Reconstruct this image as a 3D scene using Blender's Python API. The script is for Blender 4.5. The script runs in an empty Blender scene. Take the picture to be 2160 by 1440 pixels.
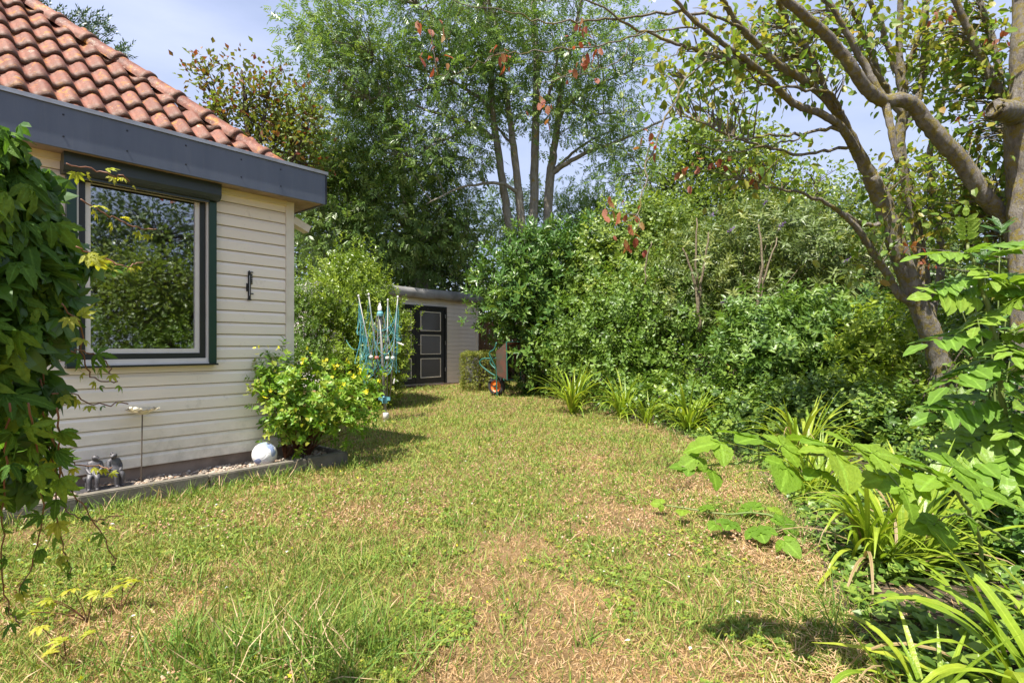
import bpy, bmesh, math, random
import numpy as np
from mathutils import Matrix, Vector
rs = np.random.RandomState(7)
random.seed(7)
SC = bpy.context.scene
COL = SC.collection
# ------------------------------------------------------------------ camera
F_PX, EYE, HZ = 1150.0, 1.15, 730.0          # focal length in photo pixels, eye height, horizon row
cam_d = bpy.data.cameras.new('camera')
cam_d.sensor_width = 36.0
cam_d.lens = F_PX / 2160 * 36
cam_d.shift_y = 10 / 2160
cam_d.clip_start, cam_d.clip_end = 0.05, 600
cam = bpy.data.objects.new('camera', cam_d)
COL.objects.link(cam)
cam.location = (0, 0, EYE)
cam.rotation_euler = (math.radians(90), 0, 0)
SC.camera = cam
# ------------------------------------------------------------------ light
SUN_H = Vector((-0.572, -0.818)).normalized()
SUN_EL = math.radians(61)
w = bpy.data.worlds.new('World'); SC.world = w; w.use_nodes = True
nt = w.node_tree; nt.nodes.clear()
sky = nt.nodes.new('ShaderNodeTexSky'); sky.sky_type = 'NISHITA'; sky.sun_disc = False
sky.sun_elevation = SUN_EL; sky.sun_rotation = math.atan2(SUN_H.x, SUN_H.y)
sky.air_density = 1.0; sky.dust_density = 1.2; sky.ozone_density = 1.6
bg = nt.nodes.new('ShaderNodeBackground'); bg.inputs[1].default_value = 0.087
tc = nt.nodes.new('ShaderNodeTexCoord'); mp = nt.nodes.new('ShaderNodeMapping')
mp.inputs['Scale'].default_value = (1.0, 1.6, 4.0); mp.inputs['Rotation'].default_value = (0.25, 0.3, 0.5)
nz = nt.nodes.new('ShaderNodeTexNoise'); nz.inputs['Scale'].default_value = 1.7; nz.inputs['Detail'].default_value = 7
nz.inputs['Roughness'].default_value = 0.55
cr = nt.nodes.new('ShaderNodeValToRGB'); cr.color_ramp.elements[0].position = 0.36; cr.color_ramp.elements[1].position = 0.72
cr.color_ramp.elements[0].color = (0.45, 0.45, 0.45, 1); cr.color_ramp.elements[1].color = (0.95, 0.95, 0.95, 1)
mx = nt.nodes.new('ShaderNodeMixRGB'); mx.inputs[2].default_value = (4.05, 4.55, 6.3, 1)
nt.links.new(tc.outputs['Generated'], mp.inputs[0]); nt.links.new(mp.outputs[0], nz.inputs['Vector'])
nt.links.new(nz.outputs['Fac'], cr.inputs[0]); nt.links.new(cr.outputs[0], mx.inputs[0])
nt.links.new(sky.outputs[0], mx.inputs[1]); nt.links.new(mx.outputs[0], bg.inputs[0])
out = nt.nodes.new('ShaderNodeOutputWorld'); nt.links.new(bg.outputs[0], out.inputs[0])
sd = bpy.data.lights.new('sun', 'SUN'); sd.energy = 5.0; sd.angle = math.radians(0.5); sd.color = (1.0, 0.95, 0.86)
sun = bpy.data.objects.new('sun', sd); COL.objects.link(sun)
to_sun = Vector((SUN_H.x * math.cos(SUN_EL), SUN_H.y * math.cos(SUN_EL), math.sin(SUN_EL)))
sun.rotation_euler = to_sun.to_track_quat('Z', 'Y').to_euler(); sun.location = (-6, -8, 14)
vs = SC.view_settings
vs.view_transform = 'Standard'; vs.look = 'None'; vs.exposure = 1.1; vs.gamma = 1.0; vs.use_curve_mapping = False
cy = SC.cycles
cy.max_bounces = 7; cy.diffuse_bounces = 3; cy.glossy_bounces = 3; cy.transmission_bounces = 4; cy.transparent_max_bounces = 6
cy.use_denoising = True; cy.caustics_reflective = False; cy.caustics_refractive = False
cy.sample_clamp_indirect = 6.0

# ================================================================== helpers
def P(px, py, Y):                       # the point at depth Y seen at a photo pixel
    return np.array(((px - 1080) / F_PX * Y, Y, EYE - (py - HZ) / F_PX * Y))
def sstep(t):
    t = np.clip(t, 0, 1); return t * t * (3 - 2 * t)
def gz(x, y):                           # height of the ground
    return 0.14 * sstep((np.asarray(y, float) - 8.5) / 5.5)
def nrm(v):
    v = np.asarray(v, float); return v / np.maximum(np.linalg.norm(v, axis=-1, keepdims=True), 1e-9)
def vnoise(x, y, s, seed=0):            # smooth value noise in the plane
    r = np.random.RandomState(seed); T = r.rand(64, 64)
    u, v = np.asarray(x) / s + 200, np.asarray(y) / s + 200
    i, j = np.floor(u).astype(int), np.floor(v).astype(int); a, b = u - i, v - j
    a, b = a * a * (3 - 2 * a), b * b * (3 - 2 * b)
    g = lambda p, q: T[p % 64, q % 64]
    return (g(i, j) * (1 - a) + g(i + 1, j) * a) * (1 - b) + (g(i, j + 1) * (1 - a) + g(i + 1, j + 1) * a) * b

class MB:                               # gathers geometry and links it as ONE mesh object
    def __init__(s): s.V, s.F, s.T, s.M, s.n = [], [], [], [], 0
    def add(s, V, faces, tint=0.0, mat=0):
        V = np.asarray(V, float).reshape(-1, 3)
        for A in faces:
            A = np.asarray(A, int)
            if A.size:
                s.F.append(A + s.n); s.M.append(np.full(len(A), mat, int))
        t = np.broadcast_to(np.asarray(tint, float), (len(V),))
        s.V.append(V); s.T.append(t); s.n += len(V); return s
    def box(s, x0, x1, y0, y1, z0, z1, tint=0.0, mat=0):
        V = [(x, y, z) for z in (z0, z1) for y in (y0, y1) for x in (x0, x1)]
        return s.add(V, [[(0, 2, 3, 1), (4, 5, 7, 6), (0, 1, 5, 4), (2, 6, 7, 3), (0, 4, 6, 2), (1, 3, 7, 5)]], tint, mat)
    def obox(s, p, ax, size, tint=0.0, mat=0):      # oriented box: centre, 3 axes, full sizes
        ax = np.asarray(ax, float); h = np.asarray(size) / 2
        V = [np.asarray(p) + ax[0] * h[0] * i + ax[1] * h[1] * j + ax[2] * h[2] * k for k in (-1, 1) for j in (-1, 1) for i in (-1, 1)]
        return s.add(V, [[(0, 2, 3, 1), (4, 5, 7, 6), (0, 1, 5, 4), (2, 6, 7, 3), (0, 4, 6, 2), (1, 3, 7, 5)]], tint, mat)
    def extr(s, prof, x0, x1, tint=0.0, mat=0):     # closed profile in (y, z) drawn along x
        n = len(prof); V = [(x, y, z) for x in (x0, x1) for y, z in prof]
        q = [(i, (i + 1) % n, n + (i + 1) % n, n + i) for i in range(n)]
        return s.add(V, [q, [tuple(range(n - 1, -1, -1))], [tuple(range(n, 2 * n))]], tint, mat)
    def tube(s, pts, rad, sides=6, tint=0.0, cap=True, mat=0, rough=0.0):
        p = np.asarray(pts, float); n = len(p); rad = np.broadcast_to(np.asarray(rad, float), (n,))
        t = np.gradient(p, axis=0); t = nrm(t)
        a = np.array((0.0, 0, 1)) if abs(t[0][2]) < 0.9 else np.array((1.0, 0, 0))
        x = nrm(np.cross(t[0], a)); X = [x]
        for i in range(1, n):
            x = X[-1] - t[i] * np.dot(X[-1], t[i]); X.append(nrm(x))
        X = np.array(X); Yv = np.cross(t, X); an = np.arange(sides) / sides * 2 * np.pi
        jit = 1 + rough * np.random.RandomState(n).normal(size=(n, sides))[..., None]
        V = p[:, None] + rad[:, None, None] * jit * (np.cos(an)[None, :, None] * X[:, None] + np.sin(an)[None, :, None] * Yv[:, None])
        q = []
        for i in range(n - 1):
            for k in range(sides):
                q.append((i * sides + k, i * sides + (k + 1) % sides, (i + 1) * sides + (k + 1) % sides, (i + 1) * sides + k))
        fs = [q]
        if cap: fs += [[tuple(range(sides - 1, -1, -1))], [tuple((n - 1) * sides + k for k in range(sides))]]
        return s.add(V.reshape(-1, 3), fs, tint, mat)
    def lathe(s, prof, c=(0, 0, 0), ax='z', sides=20, tint=0.0, mat=0):   # profile of (radius, height)
        an = np.arange(sides) / sides * 2 * np.pi; V = []
        for r, h in prof:
            ring = np.stack([np.cos(an) * r, np.sin(an) * r, np.full(sides, h)], 1)
            if ax == 'y': ring = ring[:, [0, 2, 1]] * (1, 1, -1)
            if ax == 'x': ring = ring[:, [2, 0, 1]]
            V.append(ring)
        V = np.concatenate(V) + np.asarray(c); q = []
        for i in range(len(prof) - 1):
            for k in range(sides):
                q.append((i * sides + k, i * sides + (k + 1) % sides, (i + 1) * sides + (k + 1) % sides, (i + 1) * sides + k))
        return s.add(V, [q], tint, mat)
    def mesh(s, name, mats, smooth=False):
        me = bpy.data.meshes.new(name)
        V = np.concatenate(s.V); me.vertices.add(len(V)); me.vertices.foreach_set('co', V.astype(np.float32).ravel())
        tot = np.concatenate([np.full(len(A), A.shape[1]) for A in s.F]); idx = np.concatenate([A.ravel() for A in s.F])
        st = np.concatenate(([0], np.cumsum(tot)[:-1]))
        me.loops.add(len(idx)); me.loops.foreach_set('vertex_index', idx.astype(np.int32))
        me.polygons.add(len(tot)); me.polygons.foreach_set('loop_start', st.astype(np.int32))
        me.polygons.foreach_set('material_index', np.concatenate(s.M).astype(np.int32))
        me.polygons.foreach_set('use_smooth', np.full(len(tot), bool(smooth)))
        at = me.attributes.new('tint', 'FLOAT', 'POINT'); at.data.foreach_set('value', np.concatenate(s.T).astype(np.float32))
        for m in (mats if isinstance(mats, (list, tuple)) else [mats]): me.materials.append(m)
        me.update(calc_edges=True); me.validate(); return me
    def build(s, name, mats, parent=None, smooth=False):
        return link(name, s.mesh(name, mats, smooth), parent)

def link(name, data, parent=None, M=None):
    o = bpy.data.objects.new(name, data); COL.objects.link(o); o.parent = parent
    if M is not None: o.matrix_basis = M
    return o
def tag(o, label=None, cat=None, group=None, kind=None):
    for k, v in (('label', label), ('category', cat), ('group', group), ('kind', kind)):
        if v: o[k] = v
    return o
def thing(name, label, cat, loc=(0, 0, 0), rz=0.0, group=None):
    o = link(name, None); o.location = loc; o.rotation_euler = (0, 0, rz); o.empty_display_size = 0.2
    return tag(o, label, cat, group)
def spline(pts, k=5):                   # Catmull-Rom through the points (any number of columns)
    p = np.asarray(pts, float); q = np.vstack([2 * p[0] - p[1], p, 2 * p[-1] - p[-2]]); o = []
    for i in range(1, len(q) - 2):
        for t in np.arange(k) / k:
            a, b, c, d = q[i - 1], q[i], q[i + 1], q[i + 2]
            o.append(0.5 * (2 * b + (c - a) * t + (2 * a - 5 * b + 4 * c - d) * t * t + (3 * b - a - 3 * c + d) * t ** 3))
    return np.array(o + [q[-2]])
def bez(a, b, c, n=7):
    t = np.linspace(0, 1, n)[:, None]; return (1 - t) ** 2 * np.asarray(a) + 2 * t * (1 - t) * np.asarray(b) + t * t * np.asarray(c)

# ------------------------------------------------------------------ materials
def newmat(name):
    m = bpy.data.materials.new(name); m.use_nodes = True; n = m.node_tree
    return m, n, n.nodes['Principled BSDF']
def N(n, t, **kw):
    x = n.nodes.new('ShaderNode' + t)
    for k, v in kw.items():
        if k in x.inputs: x.inputs[k].default_value = v
        else: setattr(x, k, v)
    return x
def ramp(n, stops, fac):
    r = n.nodes.new('ShaderNodeValToRGB'); e = r.color_ramp.elements
    while len(e) < len(stops): e.new(0.5)
    for q, (p, c) in zip(e, stops): q.position = p; q.color = (*c, 1) if len(c) == 3 else c
    n.links.new(fac, r.inputs[0]); return r.outputs[0]
def mixc(n, fac, a, b, mode='MIX'):
    x = n.nodes.new('ShaderNodeMixRGB'); x.blend_type = mode
    for i, v in ((0, fac), (1, a), (2, b)):
        if hasattr(v, 'node'): n.links.new(v, x.inputs[i])
        else: x.inputs[i].default_value = v if i == 0 else (*v, 1)
    return x.outputs[0]
def noise(n, scale, detail=4, rough=0.55, coord='Object', stretch=None):
    t = n.nodes.new('ShaderNodeTexCoord'); src = t.outputs[coord]
    if stretch:
        mpn = n.nodes.new('ShaderNodeMapping'); mpn.inputs['Scale'].default_value = stretch; n.links.new(src, mpn.inputs[0]); src = mpn.outputs[0]
    x = N(n, 'TexNoise', Scale=scale, Detail=detail, Roughness=rough); n.links.new(src, x.inputs['Vector']); return x.outputs['Fac']
def bump(n, bs, h, strength=0.3, dist=0.01):
    b = N(n, 'Bump', Strength=strength, Distance=dist); n.links.new(h, b.inputs['Height']); n.links.new(b.outputs[0], bs.inputs['Normal'])
def paint(name, col, rough=0.5, dirt=0.25, dcol=None, scale=6, metal=0.0, bmp=0.15, stretch=None, spec=0.5):
    m, n, b = newmat(name); h = noise(n, scale, 6, 0.6, stretch=stretch)
    d = dcol or tuple(c * 0.55 for c in col)
    fac = ramp(n, [(0.42, (0, 0, 0)), (0.72, (dirt, dirt, dirt))], h)
    n.links.new(mixc(n, fac, col, d), b.inputs['Base Color'])
    b.inputs['Roughness'].default_value = rough; b.inputs['Metallic'].default_value = metal
    b.inputs['Specular IOR Level'].default_value = spec
    bump(n, b, noise(n, scale * 8, 4), bmp, 0.004); return m
def leafmat(name, c0, c1, c2, trans=0.35, rough=0.42, spec=0.5, per_object=False, tc_mul=(1.35, 1.35, 0.7)):
    m, n, b = newmat(name)
    if per_object: f = n.nodes.new('ShaderNodeObjectInfo').outputs['Random']
    else: f = N(n, 'Attribute', attribute_name='tint').outputs['Fac']
    g_ = LEAF_GAIN; c0, c1, c2 = [tuple(min(v * q_, 0.8) for v, q_ in zip(c_, g_)) for c_ in (c0, c1, c2)]
    c = ramp(n, [(0.0, c0), (0.5, c1), (1.0, c2)], f)
    if per_object:
        rib = N(n, 'Attribute', attribute_name='tint').outputs['Fac']
        c = mixc(n, ramp(n, [(0.80, (0, 0, 0)), (1.0, (0.55, 0.55, 0.55))], rib), c, tuple(min(v * 1.9 + 0.03, 0.7) for v in c1))
        vn = noise(n, 7.0, 6, 0.7); c = mixc(n, ramp(n, [(0.35, (0.5, 0.5, 0.5)), (0.7, (0, 0, 0))], vn), c, tuple(v * 0.55 for v in c1))
        bump(n, b, noise(n, 14, 4), 0.35, 0.02)
    n.links.new(c, b.inputs['Base Color']); b.inputs['Roughness'].default_value = rough
    b.inputs['Specular IOR Level'].default_value = spec
    t = n.nodes.new('ShaderNodeBsdfTranslucent'); n.links.new(mixc(n, 1.0, c, tc_mul, 'MULTIPLY'), t.inputs[0])
    mxs = n.nodes.new('ShaderNodeMixShader'); mxs.inputs[0].default_value = trans
    n.links.new(b.outputs[0], mxs.inputs[1]); n.links.new(t.outputs[0], mxs.inputs[2])
    n.links.new(mxs.outputs[0], n.nodes['Material Output'].inputs[0]); return m
def barkmat(name, c0, c1, lichen=None, amount=0.5, lscale=9, scale=14):
    m, n, b = newmat(name); h = noise(n, scale, 8, 0.65, stretch=(1, 1, 0.35))
    c = ramp(n, [(0.3, c0), (0.7, c1)], h)
    if lichen:
        f = ramp(n, [(0.62 - amount * 0.2, (0, 0, 0)), (0.68 - amount * 0.2, (0.9, 0.9, 0.9))], noise(n, lscale, 7, 0.7))
        c = mixc(n, f, c, lichen)
        f2 = ramp(n, [(0.58, (0, 0, 0)), (0.66, (0.7, 0.7, 0.7))], noise(n, lscale * 2.3, 6, 0.7))
        c = mixc(n, f2, c, (0.34, 0.34, 0.27))
    n.links.new(c, b.inputs['Base Color']); b.inputs['Roughness'].default_value = 0.85
    b.inputs['Specular IOR Level'].default_value = 0.2
    bump(n, b, noise(n, scale * 3, 8, 0.75, stretch=(1, 1, 0.4)), 1.0, 0.06); return m
MT = {}
LEAF_GAIN = (1.62, 1.5, 1.2)
# ================================================================== ground
U = np.array((0.652, 0.758, 0.0)); U /= np.linalg.norm(U)       # direction the house front recedes in
NV = np.array((U[1], -U[0], 0.0))                               # outward normal of the house front
CORNER = np.array((-2.205, 5.418, 0.0)); HROT = math.atan2(-U[1], -U[0])
def HW(s, d, z=0.0): return CORNER - U * s + NV * d + np.array((0, 0, z))
EDGE = np.array([(0.0, 1.02), (1.86, 1.22), (3.0, 1.66), (4.9, 2.25), (7.8, 2.1), (10, 1.55), (13.2, 0.85), (15, 0.2), (17, -0.6), (18.6, -1.5), (19, -45), (40, -45)])
def bed_x(y): return np.interp(y, EDGE[:, 0], EDGE[:, 1])

m, n, b = newmat('lawn_soil')
h1 = noise(n, 0.55, 5, 0.6); h2 = noise(n, 14, 8, 0.75)
c = ramp(n, [(0.36, (0.10, 0.085, 0.03)), (0.5, (0.20, 0.13, 0.06)), (0.66, (0.28, 0.185, 0.09))], h1)
c2 = ramp(n, [(0.35, (0.07, 0.045, 0.022)), (0.52, (0.20, 0.13, 0.065)), (0.7, (0.34, 0.24, 0.13))], h2)
n.links.new(mixc(n, 0.5, c, c2), b.inputs['Base Color']); b.inputs['Roughness'].default_value = 0.95
b.inputs['Specular IOR Level'].default_value = 0.1
bump(n, b, noise(n, 40, 8, 0.75), 0.8, 0.02); MT['lawn_soil'] = m
m, n, b = newmat('bed_soil')
n.links.new(ramp(n, [(0.3, (0.035, 0.024, 0.015)), (0.55, (0.085, 0.06, 0.035)), (0.75, (0.2, 0.15, 0.09))], noise(n, 22, 9, 0.75)), b.inputs['Base Color'])
b.inputs['Roughness'].default_value = 0.95; bump(n, b, noise(n, 30, 8, 0.7), 0.9, 0.03); MT['bed_soil'] = m

xs = np.concatenate([[-220, -80, -30], np.linspace(-14, 14, 57), [30, 80, 220]])
ys = np.concatenate([[-120, -30], np.linspace(-6, 24, 61), [40, 90, 320]])
X, Y = np.meshgrid(xs, ys); Z = gz(X, Y) - 0.004 + np.where((abs(X) < 12) & (Y > -4) & (Y < 20), (vnoise(X, Y, 0.9, 3) - 0.5) * 0.02, 0)
nx, ny = len(xs), len(ys)
q = [(j * nx + i, j * nx + i + 1, (j + 1) * nx + i + 1, (j + 1) * nx + i) for j in range(ny - 1) for i in range(nx - 1)]
o = MB().add(np.stack([X, Y, Z], -1).reshape(-1, 3), [q]).build('ground', MT['lawn_soil'], smooth=True); o['kind'] = 'structure'
yy = np.concatenate([np.linspace(0, 17, 70), [19, 24, 40]]); mb = MB(); V = []
for y in yy:
    e = bed_x(y) + 0.10 * (vnoise(y, 0, 0.35, 5) - 0.5)
    for k, x in enumerate((e, e + 0.12, e + 0.6, e + 2.0, 45)):
        V.append((x, y, float(gz(x, y)) + (0.006 if k == 0 else 0.022) + 0.015 * random.random()))
q = [(j * 5 + i, j * 5 + i + 1, (j + 1) * 5 + i + 1, (j + 1) * 5 + i) for j in range(len(yy) - 1) for i in range(4)]
o = mb.add(V, [q]).build('planting_bed', MT['bed_soil'], smooth=True); o['kind'] = 'structure'

# ================================================================== house
m, n, b = newmat('cream_siding')
t = n.nodes.new('ShaderNodeObjectInfo').outputs['Random']
c = ramp(n, [(0, (0.83, 0.755, 0.64)), (1, (0.87, 0.80, 0.69))], t)
f = ramp(n, [(0.52, (0, 0, 0)), (0.8, (0.35, 0.35, 0.35))], noise(n, 3.0, 7, 0.65, stretch=(0.4, 1, 3)))
c = mixc(n, f, c, (0.50, 0.46, 0.38))
f = ramp(n, [(0.66, (0, 0, 0)), (0.74, (0.6, 0.6, 0.6))], noise(n, 34, 6, 0.7, stretch=(0.25, 1, 1)))
c = mixc(n, f, c, (0.55, 0.52, 0.46))
geo = n.nodes.new('ShaderNodeNewGeometry'); sx = n.nodes.new('ShaderNodeSeparateXYZ'); n.links.new(geo.outputs['Position'], sx.inputs[0])
wn = N(n, 'TexNoise', Scale=7, Detail=7, Roughness=0.7); n.links.new(geo.outputs['Position'], wn.inputs['Vector'])
hgt = ramp(n, [(0.15, (1, 1, 1)), (0.62, (0, 0, 0))], sx.outputs[2]); f = ramp(n, [(0.40, (0, 0, 0)), (0.75, (0.8, 0.8, 0.8))], wn.outputs['Fac'])
c = mixc(n, mixc(n, 1.0, hgt, f, 'MULTIPLY'), c, (0.44, 0.40, 0.31))      # rain splash on the lowest boards
f = ramp(n, [(0.60, (0, 0, 0)), (0.70, (0.5, 0.5, 0.5))], wn.outputs['Fac']); c = mixc(n, f, c, (0.60, 0.55, 0.46))
n.links.new(c, b.inputs['Base Color']); b.inputs['Roughness'].default_value = 0.42
bump(n, b, noise(n, 60, 5, 0.6, stretch=(0.08, 1, 1)), 0.18, 0.004); MT['siding'] = m
MT['cream_trim'] = paint('cream_trim', (0.74, 0.69, 0.58), 0.45, 0.35, (0.42, 0.38, 0.27))
MT['soffit'] = paint('soffit_cream', (0.72, 0.64, 0.42), 0.5, 0.35, (0.45, 0.36, 0.2), stretch=(0.4, 3, 1))
MT['white_frame'] = paint('white_frame', (0.72, 0.69, 0.63), 0.4, 0.25)
MT['green_frame'] = paint('dark_green_frame', (0.012, 0.045, 0.03), 0.35, 0.3, (0.03, 0.05, 0.04))
MT['black_frame'] = paint('black_green_frame', (0.016, 0.02, 0.018), 0.4, 0.2)
MT['shutter'] = paint('shutter_anthracite', (0.03, 0.042, 0.042), 0.35, 0.25)
m, n, b = newmat('fascia_slate')
c = ramp(n, [(0.3, (0.085, 0.105, 0.145)), (0.7, (0.11, 0.13, 0.172))], noise(n, 2.5, 6, 0.6, stretch=(2.5, 1, 0.35)))
f = ramp(n, [(0.55, (0, 0, 0)), (0.75, (0.3, 0.3, 0.3))], noise(n, 9, 6, 0.7, stretch=(3, 1, 0.25)))
n.links.new(mixc(n, f, c, (0.16, 0.17, 0.19)), b.inputs['Base Color']); b.inputs['Roughness'].default_value = 0.5
bump(n, b, noise(n, 60, 4), 0.08, 0.003); MT['fascia'] = m
MT['alu'] = paint('grey_aluminium', (0.42, 0.42, 0.42), 0.4, 0.5, (0.2, 0.18, 0.15), metal=0.7)
MT['plinth'] = paint('brown_plinth', (0.32, 0.24, 0.185), 0.9, 0.6, (0.08, 0.055, 0.04), scale=5, bmp=0.5)
MT['dark'] = paint('dark_interior', (0.05, 0.045, 0.04), 0.9, 0.2)
MT['screw'] = paint('dark_screw', (0.012, 0.014, 0.02), 0.5, 0.1)
m, n, b = newmat('roof_tile_red')
t = n.nodes.new('ShaderNodeObjectInfo').outputs['Random']
c = ramp(n, [(0, (0.23, 0.068, 0.036)), (0.5, (0.29, 0.092, 0.05)), (1, (0.34, 0.125, 0.075))], t)
f = ramp(n, [(0.36, (0, 0, 0)), (0.60, (0.85, 0.85, 0.85))], noise(n, 9, 8, 0.75, coord='Object'))
c = mixc(n, f, c, (0.12, 0.05, 0.034))
geo = n.nodes.new('ShaderNodeNewGeometry')
wn = N(n, 'TexNoise', Scale=10, Detail=8, Roughness=0.72); n.links.new(geo.outputs['Position'], wn.inputs['Vector'])
f = ramp(n, [(0.555, (0, 0, 0)), (0.61, (0.9, 0.9, 0.9))], wn.outputs['Fac']); c = mixc(n, f, c, (0.42, 0.17, 0.02))
wn2 = N(n, 'TexNoise', Scale=13, Detail=7, Roughness=0.72); n.links.new(geo.outputs['Position'], wn2.inputs['Vector'])
f = ramp(n, [(0.615, (0, 0, 0)), (0.66, (0.8, 0.8, 0.8))], wn2.outputs['Fac']); c = mixc(n, f, c, (0.40, 0.36, 0.27))
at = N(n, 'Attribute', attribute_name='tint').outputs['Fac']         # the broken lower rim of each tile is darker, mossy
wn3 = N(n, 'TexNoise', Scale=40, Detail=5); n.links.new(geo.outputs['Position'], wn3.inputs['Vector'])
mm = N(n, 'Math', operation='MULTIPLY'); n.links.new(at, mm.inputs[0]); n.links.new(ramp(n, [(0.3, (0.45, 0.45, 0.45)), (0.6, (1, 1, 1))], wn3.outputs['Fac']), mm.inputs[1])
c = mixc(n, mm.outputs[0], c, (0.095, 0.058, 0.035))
n.links.new(c, b.inputs['Base Color']); b.inputs['Roughness'].default_value = 0.62; b.inputs['Specular IOR Level'].default_value = 0.4
bump(n, b, wn3.outputs['Fac'], 0.5, 0.01); MT['tile'] = m
m = m.copy(); m.name = 'ridge_tile_red'; n = m.node_tree     # ridge tiles carry pale lichen
src = n.nodes['Principled BSDF'].inputs['Base Color'].links[0].from_socket
geo = n.nodes.new('ShaderNodeNewGeometry'); wn = N(n, 'TexNoise', Scale=24, Detail=9, Roughness=0.8); n.links.new(geo.outputs['Position'], wn.inputs['Vector'])
f = ramp(n, [(0.56, (0, 0, 0)), (0.66, (0.75, 0.75, 0.75))], wn.outputs['Fac'])
n.links.new(mixc(n, f, src, (0.46, 0.34, 0.26)), n.nodes['Principled BSDF'].inputs['Base Color']); MT['ridge'] = m
m, n, b = newmat('window_glass'); n.nodes.remove(b)
gl = n.nodes.new('ShaderNodeBsdfGlossy'); gl.inputs['Roughness'].default_value = 0.018; gl.inputs[0].default_value = (0.92, 0.96, 1, 1)
tr = n.nodes.new('ShaderNodeBsdfTransparent'); tr.inputs[0].default_value = (0.55, 0.6, 0.6, 1)
fr = n.nodes.new('ShaderNodeFresnel'); fr.inputs[0].default_value = 1.9
ma = N(n, 'Math', operation='MULTIPLY_ADD'); ma.inputs[1].default_value = 1.3; ma.inputs[2].default_value = 0.24; n.links.new(fr.outputs[0], ma.inputs[0])
ms = n.nodes.new('ShaderNodeMixShader'); n.links.new(ma.outputs[0], ms.inputs[0]); n.links.new(tr.outputs[0], ms.inputs[1]); n.links.new(gl.outputs[0], ms.inputs[2])
bm_ = N(n, 'Bump', Strength=0.04, Distance=0.02); n.links.new(noise(n, 2.2, 2), bm_.inputs['Height']); n.links.new(bm_.outputs[0], gl.inputs['Normal'])
n.links.new(ms.outputs[0], n.nodes['Material Output'].inputs[0]); MT['glass'] = m

house = thing('house', 'cream weatherboarded bungalow with red tiled hip roof and slate grey fascia', 'house', CORNER, HROT)
ZB, ZS, LEN = 0.17, 2.573, 6.0                          # foot of the siding, soffit height, length of front built
WS0, WS1, WZ0, WZ1 = 0.715, 1.76, 0.985, 2.45           # outer edge of the window with its shutter rails
mb = MB(); mb.box(0.0, WS0 + 0.05, -0.12, -0.001, ZB + 0.001, ZS); mb.box(WS1 - 0.05, LEN, -0.12, -0.001, ZB + 0.001, ZS)
mb.box(WS0 + 0.05, WS1 - 0.05, -0.12, -0.001, ZB + 0.001, WZ0 + 0.05); mb.box(WS0 + 0.05, WS1 - 0.05, -0.12, -0.001, WZ1 - 0.02, ZS)
mb.box(0.0, 0.12, -5.0, -0.121, 0, ZS); mb.box(0.121, LEN, -5.0, -4.88, 0, ZS); mb.box(LEN - 0.12, LEN, -4.879, -0.121, 0, ZS)
mb.build('wall', paint('wall_backing', (0.30, 0.26, 0.18), 0.9, 0.3), house)
MB().box(0.125, LEN - 0.125, -4.87, -0.125, 0.02, 0.1).build('floor', MT['plinth'], house)
MB().box(0.125, LEN - 0.125, -4.87, -0.125, ZS - 0.04, ZS - 0.01).build('ceiling', MT['white_frame'], house)
NB = 22; pitch = (ZS - ZB) / NB
prof = [(0.0, 0.0), (0.019, 0.0), (0.021, 0.006), (0.021, pitch - 0.034), (0.019, pitch - 0.030), (0.004, pitch - 0.006), (0.0, pitch - 0.005)]
bmesh_cache = {}
def board(s0, s1, z, par=house, mat='siding'):
    key = (round(s1 - s0, 4), mat)
    if key not in bmesh_cache: bmesh_cache[key] = MB().extr(prof, 0, s1 - s0).mesh('board', MT[mat])
    o = link('board', bmesh_cache[key], par); o.location = (s0, 0.0005 * (z * 37 % 3), z); return o
for i in range(NB):
    z = ZB + i * pitch
    if z < WZ0 - 0.02 or z > WZ1 - 0.03: board(0.058, LEN, z)
    else: board(0.058, WS0 + 0.02, z); board(WS1 - 0.02, LEN, z)
    e = link('side_board', MB().extr(prof, 0, 4.9).mesh('side_board', MT['siding']) if i == 0 else sb.data, house)
    if i == 0: sb = e
    e.rotation_euler = (0, 0, math.radians(90)); e.location = (0.0, -4.95, z)
MB().box(-0.024, 0.056, -0.05, 0.034, ZB - 0.01, ZS - 0.001).build('corner_trim', MT['cream_trim'], house)
MB().box(0.0, LEN, -0.12, -0.02, -0.05, ZB).build('plinth', MT['plinth'], house).location = (0, 0.012, 0)
MB().box(0.057, LEN, 0.022, 0.05, ZS - 0.05, ZS - 0.002).build('top_batten', MT['soffit'], house)
mb = MB(); mb.box(-0.23, LEN, 0.0, 0.075, ZS, ZS + 0.02); mb.box(-0.23, LEN, 0.079, 0.155, ZS, ZS + 0.02); mb.box(-0.23, LEN, 0.159, 0.229, ZS, ZS + 0.02)
mb.box(-0.23, -0.001, -5.2, -0.001, ZS, ZS + 0.02); mb.build('soffit', MT['soffit'], house)
ZF = ZS + 0.30
fa = MB().box(-0.25, LEN, 0.23, 0.25, ZS - 0.012, ZF).build('fascia', MT['fascia'], house)
MB().box(-0.25, -0.23, -5.2, 0.2295, ZS - 0.012, ZF).build('side_fascia', MT['fascia'], house)
MB().box(-0.252, -0.2365, 0.2505, 0.2535, ZS - 0.012, ZF - 0.01).build('edge_strip', MT['screw'], house)
mb = MB(); mb.box(-0.262, LEN, 0.205, 0.262, ZF + 0.0005, ZF + 0.012); mb.box(-0.262, LEN, 0.2505, 0.262, ZF - 0.018, ZF)
mb.box(-0.262, -0.205, -5.2, 0.204, ZF + 0.0005, ZF + 0.012); mb.build('fascia_cap', MT['alu'], house)
scm = MB().lathe([(0.0, 0.004), (0.0065, 0.003), (0.0075, 0.0)], ax='y', sides=8).mesh('screw', MT['screw'])
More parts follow.
